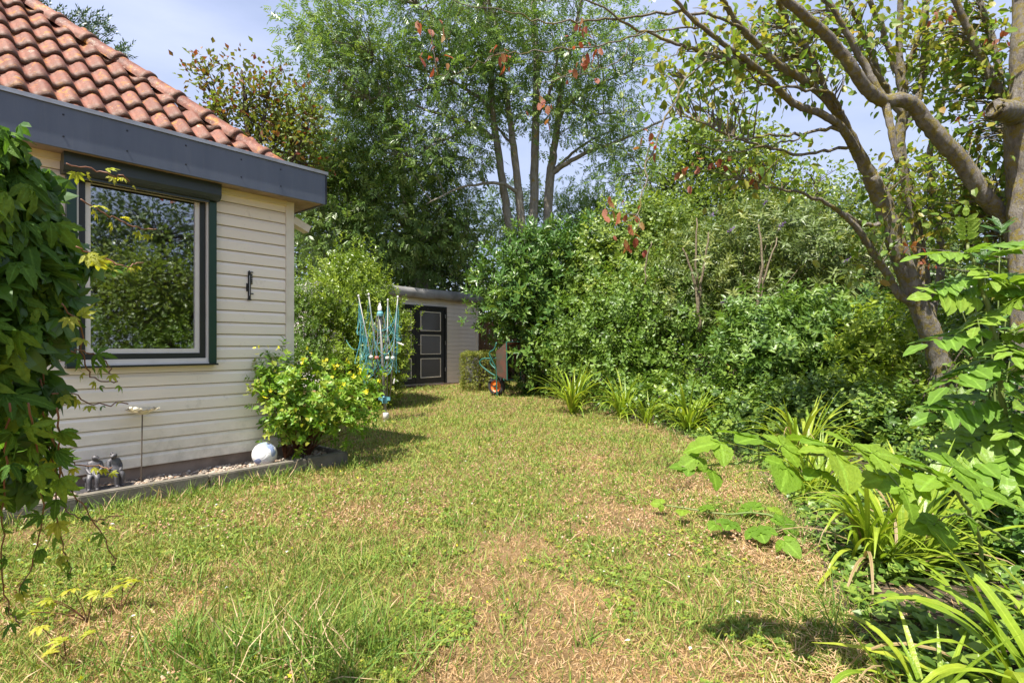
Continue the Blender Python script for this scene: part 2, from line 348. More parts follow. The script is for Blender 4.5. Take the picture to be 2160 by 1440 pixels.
for s_ in [-0.22 + 0.41 * k for k in range(15)]:
    for dz in (0.07, 0.225):
        e = link('screw', scm, fa); e.location = (s_ + 0.03 * math.sin(s_ * 9), 0.2503, ZS + dz)
# --- roof tiles: one object for each
TP = math.atan(0.91); EXP, TW = 0.31, 0.163
def tile_mesh(jit):
    mbt = MB(); ns, nl = 9, 3; L = EXP + 0.045; V = []; tt = []
    for k in range(nl + 1):
        y = L * k / nl
        for i in range(ns + 1):
            t = i / ns
            h = 0.05 * math.sin(math.pi * t / 0.7) ** 0.85 if t < 0.7 else -0.010 * math.sin(math.pi * (t - 0.7) / 0.3)
            x = (t - 0.0) * (TW + 0.006); h += 0.030 * (1 - k / nl) + (0.005 * random.uniform(-1, 1) if k == 0 else 0)
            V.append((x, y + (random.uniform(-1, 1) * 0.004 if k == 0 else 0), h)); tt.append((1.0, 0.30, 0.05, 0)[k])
    w_ = ns + 1; q = [(k * w_ + i, k * w_ + i + 1, (k + 1) * w_ + i + 1, (k + 1) * w_ + i) for k in range(nl) for i in range(ns)]
    off = len(V)
    for i in range(w_): x, y, z = V[i]; V.append((x, y + 0.004, z - 0.024)); tt.append(1.0)
    q2 = [(off + i, off + i + 1, i + 1, i) for i in range(ns)]
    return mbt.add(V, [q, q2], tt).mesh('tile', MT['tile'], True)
TM = [tile_mesh(k) for k in range(5)]
roof = link('roof', None, house)
sl = np.array((0, -math.cos(TP), math.sin(TP))); nl_ = np.array((0, math.sin(TP), math.cos(TP)))
E0 = np.array((-0.25, 0.25, 2.59))
for r in range(12):
    y0 = r * EXP + 0.28
    hipx = max(0.0, (y0 + EXP * 0.55) * math.cos(TP)) - 0.02
    for cidx in range(40):
        x0 = cidx * TW + 0.06
        if x0 + TW < hipx or x0 > LEN + 0.2: continue
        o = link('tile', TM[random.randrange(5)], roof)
        p = E0 + np.array((x0, 0, 0)) + sl * y0 + nl_ * (0.012 + 0.003 * random.random())
        R = Matrix(((1, 0, 0), (0, sl[1], nl_[1]), (0, sl[2], nl_[2]))).transposed()
        M = Matrix.Identity(4)
        for a_ in range(3):
            M[a_][0] = (1, 0, 0)[a_]; M[a_][1] = sl[a_]; M[a_][2] = nl_[a_]; M[a_][3] = p[a_]
        o.matrix_basis = M @ Matrix.Rotation(random.uniform(-1, 1) * 0.008, 4, 'Z')
tmax = 2.9                                             # plan distance from eave to ridge
A = E0 + (0, 0, -0.02); B = A + np.array((tmax, -tmax, 0.91 * tmax)); C2 = np.array((LEN + 0.2, A[1] - tmax, B[2])); D2 = np.array((LEN + 0.2, A[1], A[2]))
bk = A + np.array((0, -2 * tmax, 0)); bk2 = D2 + np.array((0, -2 * tmax, 0))
MB().add([A, D2, C2, B, bk, bk2], [[(0, 1, 2, 3)], [(0, 3, 4)], [(4, 3, 2, 5)], [(0, 4, 5, 1)], [(1, 5, 2)]]).build('roof_deck', MT['plinth'], house)
hd = nrm(np.array((1, -1, 0.91))); hx = nrm(np.cross(hd, (0, 0, 1))); hz = np.cross(hx, hd)
def ridge_mesh():
    mbt = MB(); an = np.linspace(-0.15, math.pi + 0.15, 13); V = []; tt = []
    rings = [(0.0, 0.112, 1.0), (0.012, 0.122, 0.8), (0.05, 0.122, 0.35), (0.062, 0.107, 0.3), (0.2, 0.103, 0), (0.37, 0.096, 0)]
    for y, r_, t_ in rings:
        for a_ in an: V.append((math.cos(a_) * r_ * (1 + random.uniform(-1, 1) * 0.012), y + random.uniform(-1, 1) * 0.002, math.sin(a_) * r_ * 0.9)); tt.append(t_)
    k = len(an); q = [(j * k + i, j * k + i + 1, (j + 1) * k + i + 1, (j + 1) * k + i) for j in range(len(rings) - 1) for i in range(k - 1)]
    o_ = len(V)
    for i in range(k): x, y, z = V[i]; V.append((x * 0.82, y + 0.002, z * 0.82)); tt.append(1.0)
    return mbt.add(V, [q, [(o_ + i, o_ + i + 1, i + 1, i) for i in range(k - 1)]], tt).mesh('ridge_tile', MT['ridge'], True)
RM = [ridge_mesh() for _ in range(4)]
hip0 = E0 + np.array((0, 0, 0.015)) + hd * 0.36
for k in range(14):
    o = link('ridge_tile', RM[k % 4], roof); p = hip0 + hd * (0.02 + 0.325 * k) + hz * 0.012
    M = Matrix.Identity(4)
    for a_ in range(3): M[a_][0] = hx[a_]; M[a_][1] = hd[a_]; M[a_][2] = hz[a_]; M[a_][3] = p[a_]
    o.matrix_basis = M @ Matrix.Rotation(random.uniform(-1, 1) * 0.012, 4, 'Z')
# --- window with shutter
win = link('window', None, house)
def ring(name, s0, s1, z0, z1, wd, wz, d0, d1, mat):
    mbr = MB(); mbr.box(s0, s0 + wd, d0, d1, z0, z1); mbr.box(s1 - wd, s1, d0, d1, z0, z1)
    mbr.box(s0 + wd, s1 - wd, d0, d1, z0, z0 + wz); mbr.box(s0 + wd, s1 - wd, d0, d1, z1 - wz, z1)
    return mbr.build(name, MT[mat], win)
ring('sash', 0.835, 1.64, 1.092, 2.44, 0.035, 0.038, -0.03, 0.018, 'white_frame')
ring('inner_frame', 0.79, 1.685, 1.047, 2.448, 0.0445, 0.0445, -0.02, 0.03, 'black_frame')
ring('outer_frame', 0.7755, 1.6995, 1.012, 2.4495, 0.0143, 0.0345, -0.01, 0.055, 'white_frame')
mb = MB(); mb.add([(0.86, 0.0, 1.12), (1.615, 0.0, 1.12), (1.615, 0.0, 2.41), (0.86, 0.0, 2.41)], [[(3, 2, 1, 0)]]); mb.build('glass', MT['glass'], win)
mb = MB(); mb.box(WS0, WS0 + 0.06, 0.0, 0.075, WZ0 + 0.016, 2.42); mb.build('guide_rail', MT['green_frame'], win)
mb = MB(); mb.box(WS1 - 0.06, WS1, 0.0, 0.075, WZ0 + 0.016, 2.42); mb.build('guide_rail', MT['green_frame'], win)
MB().box(WS0 - 0.004, WS1 + 0.004, 0.0, 0.105, WZ0, WZ0 + 0.015).build('sill', MT['black_frame'], win)
MB().box(0.7755, 1.6995, 0.0, 0.07, WZ0 + 0.0155, 1.0115).build('sill_board', MT['white_frame'], win)
z0, z1 = 2.425, ZS - 0.004
MB().extr([(0.02, z0), (0.115, z0), (0.145, z0 + 0.018), (0.156, z0 + 0.045), (0.156, z1), (0.02, z1)], WS0 - 0.01, WS1 + 0.03).build('shutter_box', MT['shutter'], win)
MB().box(WS0 + 0.07, WS1 - 0.07, 0.085, 0.098, 2.405, 2.4245).build('shutter_slat', MT['shutter'], win)
# --- lamp under the eaves
lamp = thing('flood_light', 'small cream flood light under the eave at the corner of the house', 'lamp', HW(-0.03, -0.06, 2.42), HROT)
MB().box(-0.012, 0.03, -0.05, 0.05, -0.06, 0.10).build('bracket', MT['white_frame'], lamp)
hdm = MB().extr([(-0.05, -0.035), (0.05, -0.035), (0.055, 0.035), (-0.055, 0.035)], -0.20, -0.0125).build('housing', MT['cream_trim'], lamp)
hdm.rotation_euler = (0, math.radians(-22), 0)
MB().box(-0.13, -0.012, -0.03, 0.03, -0.055, -0.04).build('sensor', MT['white_frame'], lamp)
# --- thermometer
MT['iron'] = paint('black_iron', (0.012, 0.012, 0.012), 0.6, 0.2)
th = thing('thermometer', 'black cast iron thermometer hanging on the cream siding', 'thermometer', HW(0.411, 0.0245, 1.59), HROT)
mb = MB(); mb.box(-0.012, 0.012, 0, 0.008, 0.0, 0.245); mb.box(-0.004, 0.004, 0.0, 0.008, 0.2452, 0.265)
mb.box(-0.018, 0.018, 0.0005, 0.0075, -0.012, -0.0002); mb.build('plate', MT['iron'], th)
MB().tube([(0, 0.011, 0.03), (0, 0.011, 0.22)], 0.003, 6).build('glass_tube', MT['alu'], th)
mb = MB(); mb.box(-0.035, 0.012, 0.0005, 0.0075, 0.2465, 0.256); mb.build('cross_bar', MT['iron'], th); mb = MB(); mb.box(-0.036, 0.01, 0.0085, 0.0105, 0.045, 0.056); mb.build('cross_bar', MT['iron'], th)
mk = MB().box(-0.007, 0.007, 0, 0.005, 0, 0.012).mesh('scale_mark', MT['iron'])
for k in range(6):
    o = link('scale_mark', mk, th); o.location = (-0.022, 0.001, 0.14 + k * 0.0165)
    o = link('scale_mark', mk, th); o.location = (0.021, 0.001, 0.07 + k * 0.0125)
# ================================================================== kerb, gravel
MT['kerb'] = paint('mossy_concrete', (0.17, 0.15, 0.12), 0.95, 0.7, (0.07, 0.065, 0.04), scale=9, bmp=0.8)
kerb = thing('kerb', 'weathered concrete edging along the gravel strip below the house wall', 'kerb', CORNER, HROT)
def bevbox(x0, x1, y0, y1, z0, z1, bv=0.008):
    bm = bmesh.new(); bmesh.ops.create_cube(bm, size=1)
    for v in bm.verts: v.co = ((x0 + x1) / 2 + v.co.x * (x1 - x0), (y0 + y1) / 2 + v.co.y * (y1 - y0), (z0 + z1) / 2 + v.co.z * (z1 - z0))
    bmesh.ops.bevel(bm, geom=bm.edges[:], offset=bv, segments=2, affect='EDGES')
    me = bpy.data.meshes.new('block'); bm.to_mesh(me); bm.free(); return me
for k in range(6):
    s0 = 0.093 - 0.43 + 0.845 * k - (0.0 if k else 0.0)
    s1 = s0 + 0.835
    if k == 0: s0, s1 = -0.335, 0.088
    else: s0, s1 = 0.093 + 0.845 * (k - 1), 0.093 + 0.845 * k - 0.01
    me = bevbox(s0, s1, 0.41, 0.50, -0.05, 0.115 + 0.004 * math.sin(k * 4)); me.materials.append(MT['kerb'])
    o = link('block', me, kerb); o.rotation_euler = (0, 0, 0.004 * math.sin(k * 7)); 
me = bevbox(-0.345, -0.29, -0.62, 0.40, -0.05, 0.118); me.materials.append(MT['kerb']); link('block', me, kerb)
m, n, b = newmat('pebble')
at = N(n, 'Attribute', attribute_name='tint').outputs['Fac']
n.links.new(ramp(n, [(0, (0.12, 0.10, 0.085)), (0.25, (0.33, 0.27, 0.21)), (0.5, (0.40, 0.34, 0.27)), (0.75, (0.26, 0.155, 0.09)), (1, (0.52, 0.46, 0.39))], at), b.inputs['Base Color'])
b.inputs['Roughness'].default_value = 0.75; MT['pebble'] = m
o = MB().add([(-0.285, -0.6, 0.05), (-0.001, -0.6, 0.05), (-0.001, 0.408, 0.05), (-0.285, 0.408, 0.05), (0.0, 0.0, 0.05), (5, 0.0, 0.05), (5, 0.408, 0.05), (0.0, 0.408, 0.05)], [[(0, 1, 2, 3), (4, 5, 6, 7)]]).build('gravel_bed', MT['bed_soil'])
o.location = CORNER; o.rotation_euler = (0, 0, HROT); o['kind'] = 'structure'
ico = bmesh.new(); bmesh.ops.create_icosphere(ico, subdivisions=1, radius=1); ICO_V = np.array([v.co[:] for v in ico.verts]); ICO_F = np.array([[v.index for v in f.verts] for f in ico.faces]); ico.free()
def frames(d, hint):                                    # leaf axes: y along d, z towards hint
    d = nrm(d); x = np.cross(d, hint); x = nrm(x + 1e-6); z = np.cross(x, d); return x, d, z
def scatter(mbx, tpl, pos, fr, sc, tint, mat=0, vt=None):
    V0, Fs = tpl; x, y, z = fr; sc = np.asarray(sc, float)
    if sc.ndim == 1: sc = np.repeat(sc[:, None], 3, 1)
    V = pos[:, None] + V0[None, :, 0, None] * (x * sc[:, :1])[:, None] + V0[None, :, 1, None] * (y * sc[:, 1:2])[:, None] + V0[None, :, 2, None] * (z * sc[:, 2:3])[:, None]
    k, Np = len(V0), len(pos); off = (np.arange(Np) * k)[:, None, None]
    faces = [(np.asarray(A)[None] + off).reshape(-1, np.asarray(A).shape[1]) for A in Fs]
    t = np.repeat(np.asarray(tint), k)
    if vt is not None: t = np.clip(t + np.tile(vt, Np), 0, 1)
    mbx.add(V.reshape(-1, 3), faces, t, mat)
def rdir(n_): return nrm(rs.normal(size=(n_, 3)))
Ng = 4200
s_ = rs.uniform(-0.28, 4.2, Ng); d_ = rs.uniform(0.01, 0.40, Ng)
pos = CORNER - U * s_[:, None] + NV * d_[:, None]; pos[:, 2] = 0.052 + rs.uniform(0, 0.02, Ng) + 0.012 * vnoise(s_, d_, 0.15, 8)
mb = MB(); r3 = rs.uniform(0.009, 0.02, Ng)[:, None] * np.stack([rs.uniform(0.8, 1.5, Ng), rs.uniform(0.7, 1.1, Ng), rs.uniform(0.45, 0.75, Ng)], 1)
fx = nrm(np.stack([rs.normal(size=Ng), rs.normal(size=Ng), rs.normal(size=Ng) * 0.25], 1)); fz = nrm(np.stack([rs.normal(size=Ng) * 0.3, rs.normal(size=Ng) * 0.3, np.ones(Ng)], 1))
fy = nrm(np.cross(fz, fx)); fz = np.cross(fx, fy)
scatter(mb, (ICO_V, [ICO_F]), pos, (fx, fy, fz), r3, rs.rand(Ng))
o = mb.build('gravel', MT['pebble'], smooth=True); tag(o, 'pale rounded pebbles filling the strip between house wall and kerb', 'gravel', kind='stuff')
# ================================================================== shed
MT['grey_siding'] = paint('shed_grey_siding', (0.80, 0.745, 0.67), 0.6, 0.4, (0.55, 0.49, 0.42), scale=5, stretch=(0.5, 1, 2))
MT['white_wall'] = paint('shed_white_wall', (0.74, 0.70, 0.64), 0.6, 0.3, (0.5, 0.47, 0.42))
MT['felt'] = paint('roof_felt', (0.30, 0.29, 0.28), 0.55, 0.7, (0.10, 0.10, 0.10), scale=4, bmp=0.6)
MT['shed_black'] = paint('shed_black_paint', (0.010, 0.012, 0.011), 0.45, 0.3, (0.03, 0.028, 0.024))
MT['frosted'] = paint('obscured_pane', (0.075, 0.075, 0.07), 0.22, 0.4, (0.045, 0.05, 0.045), scale=2, bmp=0.05)
MT['steel'] = paint('steel', (0.55, 0.55, 0.55), 0.35, 0.3, metal=0.9)
MT['old_wood'] = paint('old_wood', (0.12, 0.075, 0.05), 0.85, 0.6, (0.05, 0.035, 0.03), bmp=0.6)
SHR = np.array((-0.981, 15.455, 0.14))
shed = thing('shed', 'grey boarded garden shed with black double doors and felt edged flat roof', 'shed', SHR, HROT)
SL, SH_, SD = 4.40, 2.24, 3.0
mb = MB(); mb.box(0, SL, -SD, -0.0215, 0.0, SH_); mb.build('wall', MT['white_wall'], shed)
MB().box(-0.01, SL + 0.01, -SD, 0.03, -0.12, 0.03).build('foundation', MT['plinth'], shed)
spit = 0.11
sprof = [(-0.02, 0.0), (0.0, 0.0), (0.0, spit - 0.008), (-0.010, spit - 0.003), (-0.02, spit)]
D0, D1, DZ0, DZ1 = 1.26, 3.21, 0.06, 1.98
sm1 = MB().extr(sprof, 0, D0 - 0.05).mesh('board', MT['grey_siding']); sm2 = MB().extr(sprof, 0, SL - D1 - 0.05).mesh('board', MT['grey_siding']); sm3 = MB().extr(sprof, 0, SL - 0.1).mesh('board', MT['grey_siding'])
ssm = MB().extr([(-y, z) for y, z in sprof][::-1], 0, SD - 0.05).mesh('side_board', MT['white_wall'])
for i in range(20):
    z = 0.035 + i * spit
    if z > DZ1 - 0.05: link('board', sm3, shed).location = (0.05, 0, z)
    else: link('board', sm1, shed).location = (0.05, 0, z); link('board', sm2, shed).location = (D1, 0, z)
    o = link('side_board', ssm, shed); o.rotation_euler = (0, 0, -math.pi / 2); o.location = (SL + 0.0005, -0.02, z)
MB().box(-0.02, 0.05, -0.04, 0.022, 0.03, SH_).build('corner_trim', MT['cream_trim'], shed)
MB().box(SL - 0.05, SL + 0.022, -0.03, 0.022, 0.03, SH_).build('corner_trim', MT['cream_trim'], shed)
# felt roof edge, slightly crumpled
nxs = 60; V = []
pr = [(0.0, SH_ - 0.02), (0.10, SH_ - 0.03), (0.135, SH_ + 0.02), (0.15, SH_ + 0.13), (0.12, SH_ + 0.225), (0.02, SH_ + 0.245)]
for k in range(nxs + 1):
    x = -0.1 + (SL + 0.2) * k / nxs
    for j, (y, z) in enumerate(pr): V.append((x, y + 0.03 * (vnoise(x, j, 0.3, 11) - 0.5), z + 0.035 * (vnoise(x, j * 3 + 9, 0.5, 12) - 0.5)))
L_ = len(pr); q = [(k * L_ + j, k * L_ + j + 1, (k + 1) * L_ + j + 1, (k + 1) * L_ + j) for k in range(nxs) for j in range(L_ - 1)]
MB().add(V, [q]).build('roof_edge', MT['felt'], shed, True)
MB().box(-0.1, SL + 0.1, -SD - 0.1, 0.018, SH_ + 0.001, SH_ + 0.235).build('roof', MT['felt'], shed)
MB().box(SL + 0.101, SL + 0.135, -SD - 0.1, 0.05, SH_ - 0.12, SH_ + 0.25).build('side_fascia', MT['white_wall'], shed)
# doors
mb = MB(); mb.box(D0 - 0.07, D0, -0.015, 0.03, DZ0 - 0.03, DZ1 + 0.07); mb.box(D1, D1 + 0.07, -0.015, 0.03, DZ0 - 0.03, DZ1 + 0.07); mb.box(D0, D1, -0.015, 0.03, DZ1, DZ1 + 0.07)
mb.build('door_frame', MT['shed_black'], shed)
MB().box(D0 - 0.1, D1 + 0.1, 0.031, 0.12, -0.10, 0.02).build('threshold', MT['old_wood'], shed)
LW = (D1 - D0) / 2
for dk in range(2):
    dx = D0 + dk * LW + 0.004
    door = link('door', MB().box(0.0, LW - 0.008, -0.012, 0.012, DZ0, DZ1 - 0.005).mesh('door', MT['shed_black']), shed); door.location = (dx, 0.001, 0)
    for r in range(3):
        pz = DZ0 + 0.14 + r * 0.60
        px0, px1 = 0.14, LW - 0.15
        MB().box(px0 + 0.022, px1 - 0.022, 0.0125, 0.017, pz + 0.022, pz + 0.478).build('pane', MT['frosted'], door)
        mb = MB()
        for a_ in ((px0, px0 + 0.02, pz, pz + 0.5), (px1 - 0.02, px1, pz, pz + 0.5), (px0 + 0.0205, px1 - 0.0205, pz, pz + 0.02), (px0 + 0.0205, px1 - 0.0205, pz + 0.48, pz + 0.5)):
            mb.box(a_[0], a_[1], 0.0125, 0.03, a_[2], a_[3])
        mb.build('glazing_bead', MT['cream_trim'], door)
    if dk == 0:
        mb = MB(); mb.tube([(LW - 0.05, 0.012, 1.05), (LW - 0.05, 0.05, 1.05), (LW - 0.16, 0.055, 1.05)], 0.008, 6); mb.build('handle', MT['steel'], door)
    for hz_ in (0.35, 1.05, 1.75):
        hx_ = -0.006 if dk == 0 else LW - 0.004
        MB().lathe([(0.0, 0.0), (0.009, 0.0), (0.009, 0.1), (0.0, 0.1)], (hx_, 0.04, hz_), sides=8).build('hinge', MT['steel'], door)
mb = MB()
for k in range(3): mb.obox((1.9 - k * 0.9, 0.25 + 0.05 * k, -0.03), np.eye(3), (1.6, 0.12, 0.05))
o = MB().box(-0.1, 3.4, 0.13, 0.33, -0.10, -0.045).build('step_plank', MT['old_wood'], shed)

# fence behind the laurel
MT['fence'] = paint('fence_wood', (0.30, 0.17, 0.09), 0.85, 0.6, (0.13, 0.08, 0.05), bmp=0.5, stretch=(3, 3, 0.5))
fen = thing('fence', 'brown upright plank fence glimpsed between shed and laurel', 'fence', (-1.0, 17.2, 0.14))
pm = MB().box(0, 0.135, 0, 0.022, 0, 1.8).mesh('plank', MT['fence'])
for k in range(14): o = link('plank', pm, fen); o.location = (k * 0.145, 0.006 * (k % 2), 0.02 * math.sin(k * 3.1))
MB().box(0, 2.03, 0.03, 0.07, 0.4, 0.5).build('rail', MT['fence'], fen); MB().box(0, 2.03, 0.03, 0.07, 1.3, 1.4).build('rail', MT['fence'], fen)
MB().box(-0.09, -0.002, -0.03, 0.07, 0, 1.9).build('post', MT['fence'], fen)

# ================================================================== rotary clothes dryer
MT['galv'] = paint('galvanised', (0.26, 0.26, 0.245), 0.5, 0.6, (0.14, 0.12, 0.09), metal=0.4)
MT['teal'] = paint('teal_plastic', (0.10, 0.30, 0.34), 0.5, 0.4, (0.22, 0.34, 0.36))
MT['line_blue'] = paint('blue_line', (0.10, 0.42, 0.50), 0.5, 0.3, (0.25, 0.5, 0.52))
MT['white_pl'] = paint('white_plastic', (0.72, 0.69, 0.66), 0.5, 0.4, (0.5, 0.42, 0.4))
MT['red_pl'] = paint('faded_red_plastic', (0.55, 0.16, 0.12), 0.5, 0.3)
dry = thing('clothes_dryer', 'half folded rotary clothes dryer with grey pole and tangled blue lines', 'clothes dryer', (-1.936, 8.37, 0.0))
lean = np.array((-0.055, 0.0, 1.0))                     # the pole tilts a little
def DL(x, y, z): return np.array((x, y, 0)) + lean * z
MB().tube([DL(0, 0, -0.02), DL(0, 0, 0.9), DL(0, 0, 1.74)], [0.023, 0.022, 0.020], 12).build('pole', MT['galv'], dry, True)
MB().lathe([(0.0, 0.13), (0.04, 0.13), (0.044, 0.12), (0.044, 0.045), (0.036, 0.04), (0.036, -0.02)], (0, 0, 0), sides=16).build('ground_socket', MT['white_pl'], dry, True)
hb = MB()
hb.lathe([(0.028, 0.0), (0.045, 0.01), (0.045, 0.10), (0.028, 0.115)], DL(0, 0, 0.27), sides=12)
for k in range(4):
    an = math.radians(77 + 90 * k); dd = np.array((math.cos(an), math.sin(an), 0))
    hb.obox(DL(0, 0, 0.345) + dd * 0.065, (dd, np.cross((0, 0, 1), dd), (0, 0, 1)), (0.06, 0.03, 0.05))
hb.build('slide_hub', MT['teal'], dry)
th_ = MB(); th_.lathe([(0.026, 0.0), (0.05, 0.012), (0.052, 0.05), (0.036, 0.085), (0.026, 0.09)], DL(0, 0, 1.60), sides=12); th_.build('top_hub', MT['teal'], dry)
MB().lathe([(0.0, 0.11), (0.012, 0.108), (0.016, 0.07), (0.03, 0.06), (0.032, 0.0)], DL(0, 0, 1.70), sides=12).build('top_cap', MT['white_pl'], dry, True)
tips, roots = [], []
for k in range(4):
    an = math.radians((167, 257, 347, 77)[k]); R_ = (0.345, 0.33, 0.31, 0.30)[k]
    a0 = DL(math.cos(an) * 0.085, math.sin(an) * 0.085, 0.35); a1 = DL(math.cos(an) * R_, math.sin(an) * R_, 1.93 - 0.015 * k)
    roots.append(a0); tips.append(a1)
    arm = MB().tube([a0, a0 * 0.5 + a1 * 0.5, a1], [0.011, 0.010, 0.009], 8).build('arm', MT['galv'], dry, True)
    MB().lathe([(0, 0.02), (0.012, 0.016), (0.016, 0.0), (0.012, -0.016)], a1, sides=10).build('end_cap', MT['white_pl'], arm)
    c_ = a0 * 0.60 + a1 * 0.40
    MB().lathe([(0.0, 0.03), (0.028, 0.022), (0.032, 0.0), (0.028, -0.022), (0.0, -0.03)], c_, sides=10).build('strut_joint', MT['red_pl'] if k == 1 else MT['white_pl'], arm, True)
    MB().tube([DL(math.cos(an) * 0.05, math.sin(an) * 0.05, 1.63), c_], 0.008, 6).build('strut', MT['galv'], dry)
for lv in range(9):
    f_ = 0.97 - 0.075 * lv
    for k in range(4):
        a, b_ = roots[k] * (1 - f_) + tips[k] * f_, roots[(k + 1) % 4] * (1 - f_) + tips[(k + 1) % 4] * f_
        sag = rs.uniform(0.12, 0.95) * min(1.0, a[2] - 0.55); mid = (a + b_) / 2 + np.array((rs.normal() * 0.10, rs.normal() * 0.10, -sag * 1.6))
        if mid[2] < -0.9: mid[2] = -0.9
        out_ = nrm((a + b_) / 2 * (1, 1, 0)) * 0.12 if k != 1 else 0
        t = np.linspace(0, 1, 14)[:, None]; pts = a * (1 - t) + b_ * t; pts[:, 2] -= (4 * t * (1 - t))[:, 0] ** 0.55 * sag
        pts += np.sin(t * math.pi) * (np.asarray(out_) + rs.normal(size=3) * (0.05, 0.05, 0))
        MB().tube(pts, 0.0024, 4, cap=False).build('line', MT['line_blue'], dry)
for k in range(9):                                       # slack lines hanging straight off the arms
    a = roots[0] * 0.04 + tips[0] * (0.96 - 0.05 * k) + np.array((0, 0, 0)) if k < 6 else tips[2] * (0.95 - 0.04 * (k - 6)) + roots[2] * 0.05
    p_ = a + np.array((rs.normal() * 0.03, rs.normal() * 0.04, -rs.uniform(0.6, 1.05)))
    MB().tube(bez(a, (a + p_) / 2 + rs.normal(size=3) * 0.04, p_, 8), 0.0024, 4).build('line', MT['line_blue'], dry)
for a, b_, sg in ((tips[0], np.array((-0.95, 0.9, 1.72)), 0.03), (tips[0] * 0.9 + roots[0] * 0.1, np.array((-0.9, 0.9, 1.5)), 0.04), (roots[0] * 0.4 + tips[0] * 0.6, np.array((-0.85, 0.8, 1.25)), 0.18)):
    MB().tube(bez(a, (a + b_) / 2 - (0, 0, sg * 2), b_, 9), 0.0024, 4).build('line', MT['line_blue'], dry)
MB().obox(DL(0.30, -0.05, 1.19), (nrm((1, 0, -0.4)), (0, 1, 0), nrm((0.4, 0, 1))), (0.11, 0.02, 0.02)).build('clothes_peg', MT['white_pl'], dry)
MB().obox(DL(0.17, -0.05, 0.62), (nrm((0.2, 0, 1)), (0, 1, 0), nrm((1, 0, -0.2))), (0.08, 0.015, 0.02)).build('clothes_peg', MT['white_pl'], dry)

# ================================================================== wheelbarrow (stood on its nose)
MT['rubber'] = paint('tyre_rubber', (0.02, 0.02, 0.022), 0.8, 0.5, (0.06, 0.055, 0.045))
MT['orange'] = paint('orange_rim', (0.75, 0.16, 0.02), 0.4, 0.4, (0.35, 0.1, 0.03))
MT['green_tube'] = paint('green_tube', (0.02, 0.13, 0.10), 0.4, 0.4, (0.06, 0.1, 0.08))
MT['tray'] = paint('rusty_green_tray', (0.22, 0.105, 0.075), 0.6, 0.9, (0.05, 0.14, 0.10), scale=4)
wb = thing('wheelbarrow', 'green wheelbarrow with orange rimmed wheel tipped up beside the laurel', 'wheelbarrow', (-0.33, 11.75, float(gz(0, 11.75))), math.radians(-28))
wheel = link('wheel', None, wb); wheel.location = (0, 0, 0.205)
MB().lathe([(0.125, -0.05), (0.16, -0.055), (0.19, -0.045), (0.205, -0.02), (0.205, 0.02), (0.19, 0.045), (0.16, 0.055), (0.125, 0.05)], ax='y', sides=28).build('tyre', MT['rubber'], wheel, True)
MB().lathe([(0.13, 0.05), (0.125, 0.03), (0.06, 0.02), (0.045, 0.045), (0.03, 0.06), (0.0, 0.06)], ax='y', sides=24).build('rim', MT['orange'], wheel, True)
MB().lathe([(0.13, -0.05), (0.125, -0.03), (0.06, -0.02), (0.0, -0.05)], ax='y', sides=24).build('rim', MT['orange'], wheel, True)
MB().tube([(0, -0.16, 0), (0, 0.16, 0)], 0.012, 8).build('axle', MT['green_tube'], wheel)
for sgn in (-1, 1):
    pts = spline([(0.10, 0.15 * sgn, -0.02 + 0.205 - 0.2), (0.085, 0.15 * sgn, 0.25), (0.10, 0.19 * sgn, 0.55), (0.02, 0.25 * sgn, 0.78), (-0.02, 0.27 * sgn, 0.92), (0.10, 0.28 * sgn, 1.0), (0.16, 0.285 * sgn, 1.14)], 5)
    MB().tube(pts, 0.016, 8).build('handle', MT['green_tube'], wb, True)
    pts = spline([(0.02, 0.22 * sgn, 0.80), (-0.16, 0.22 * sgn, 0.80), (-0.27, 0.22 * sgn, 0.76), (-0.27, 0.22 * sgn, 0.66), (-0.05, 0.20 * sgn, 0.50), (0.07, 0.18 * sgn, 0.44)], 5)
    MB().tube(pts, 0.015, 8).build('leg', MT['green_tube'], wb, True)
V = [(0.12, -0.2, 0.45), (0.12, 0.2, 0.45), (0.12, 0.25, 0.95), (0.12, -0.25, 0.95), (0.42, -0.3, 0.36), (0.42, 0.3, 0.36), (0.42, 0.33, 1.15), (0.42, -0.33, 1.15)]
bm = bmesh.new(); bv = [bm.verts.new(v) for v in V]
for f_ in ((0, 1, 2, 3), (0, 4, 5, 1), (1, 5, 6, 2), (2, 6, 7, 3), (3, 7, 4, 0)): bm.faces.new([bv[i] for i in f_])
bmesh.ops.solidify(bm, geom=bm.faces[:], thickness=0.006); me = bpy.data.meshes.new('tray'); bm.to_mesh(me); bm.free(); me.materials.append(MT['tray']); link('tray', me, wb)
MB().tube([(0.42, -0.3, 0.36), (0.42, 0.3, 0.36), (0.42, 0.33, 1.15), (0.42, -0.33, 1.15), (0.42, -0.3, 0.36)], 0.012, 6).build('tray_rim', MT['green_tube'], wb)

# ================================================================== ball, flower dish, statue
m, n, b = newmat('ball_skin')
tcn = n.nodes.new('ShaderNodeTexCoord'); vo = N(n, 'TexVoronoi', Scale=1.9, feature='F1'); mpn = n.nodes.new('ShaderNodeMapping'); mpn.inputs['Scale'].default_value = (9, 9, 9); mpn.inputs['Location'].default_value = (0.35, 0.8, 0.2)
n.links.new(tcn.outputs['Object'], mpn.inputs[0]); n.links.new(mpn.outputs[0], vo.inputs['Vector'])
wv = N(n, 'TexWave', Scale=0.55, Distortion=3.5, Detail=1.0); n.links.new(mpn.outputs[0], wv.inputs['Vector'])
sp_ = n.nodes.new('ShaderNodeSeparateColor'); n.links.new(vo.outputs['Color'], sp_.inputs[0]); f = ramp(n, [(0.66, (0, 0, 0)), (0.68, (0.8, 0.8, 0.8))], sp_.outputs[0])
c = mixc(n, f, (0.78, 0.77, 0.76), (0.10, 0.18, 0.42))
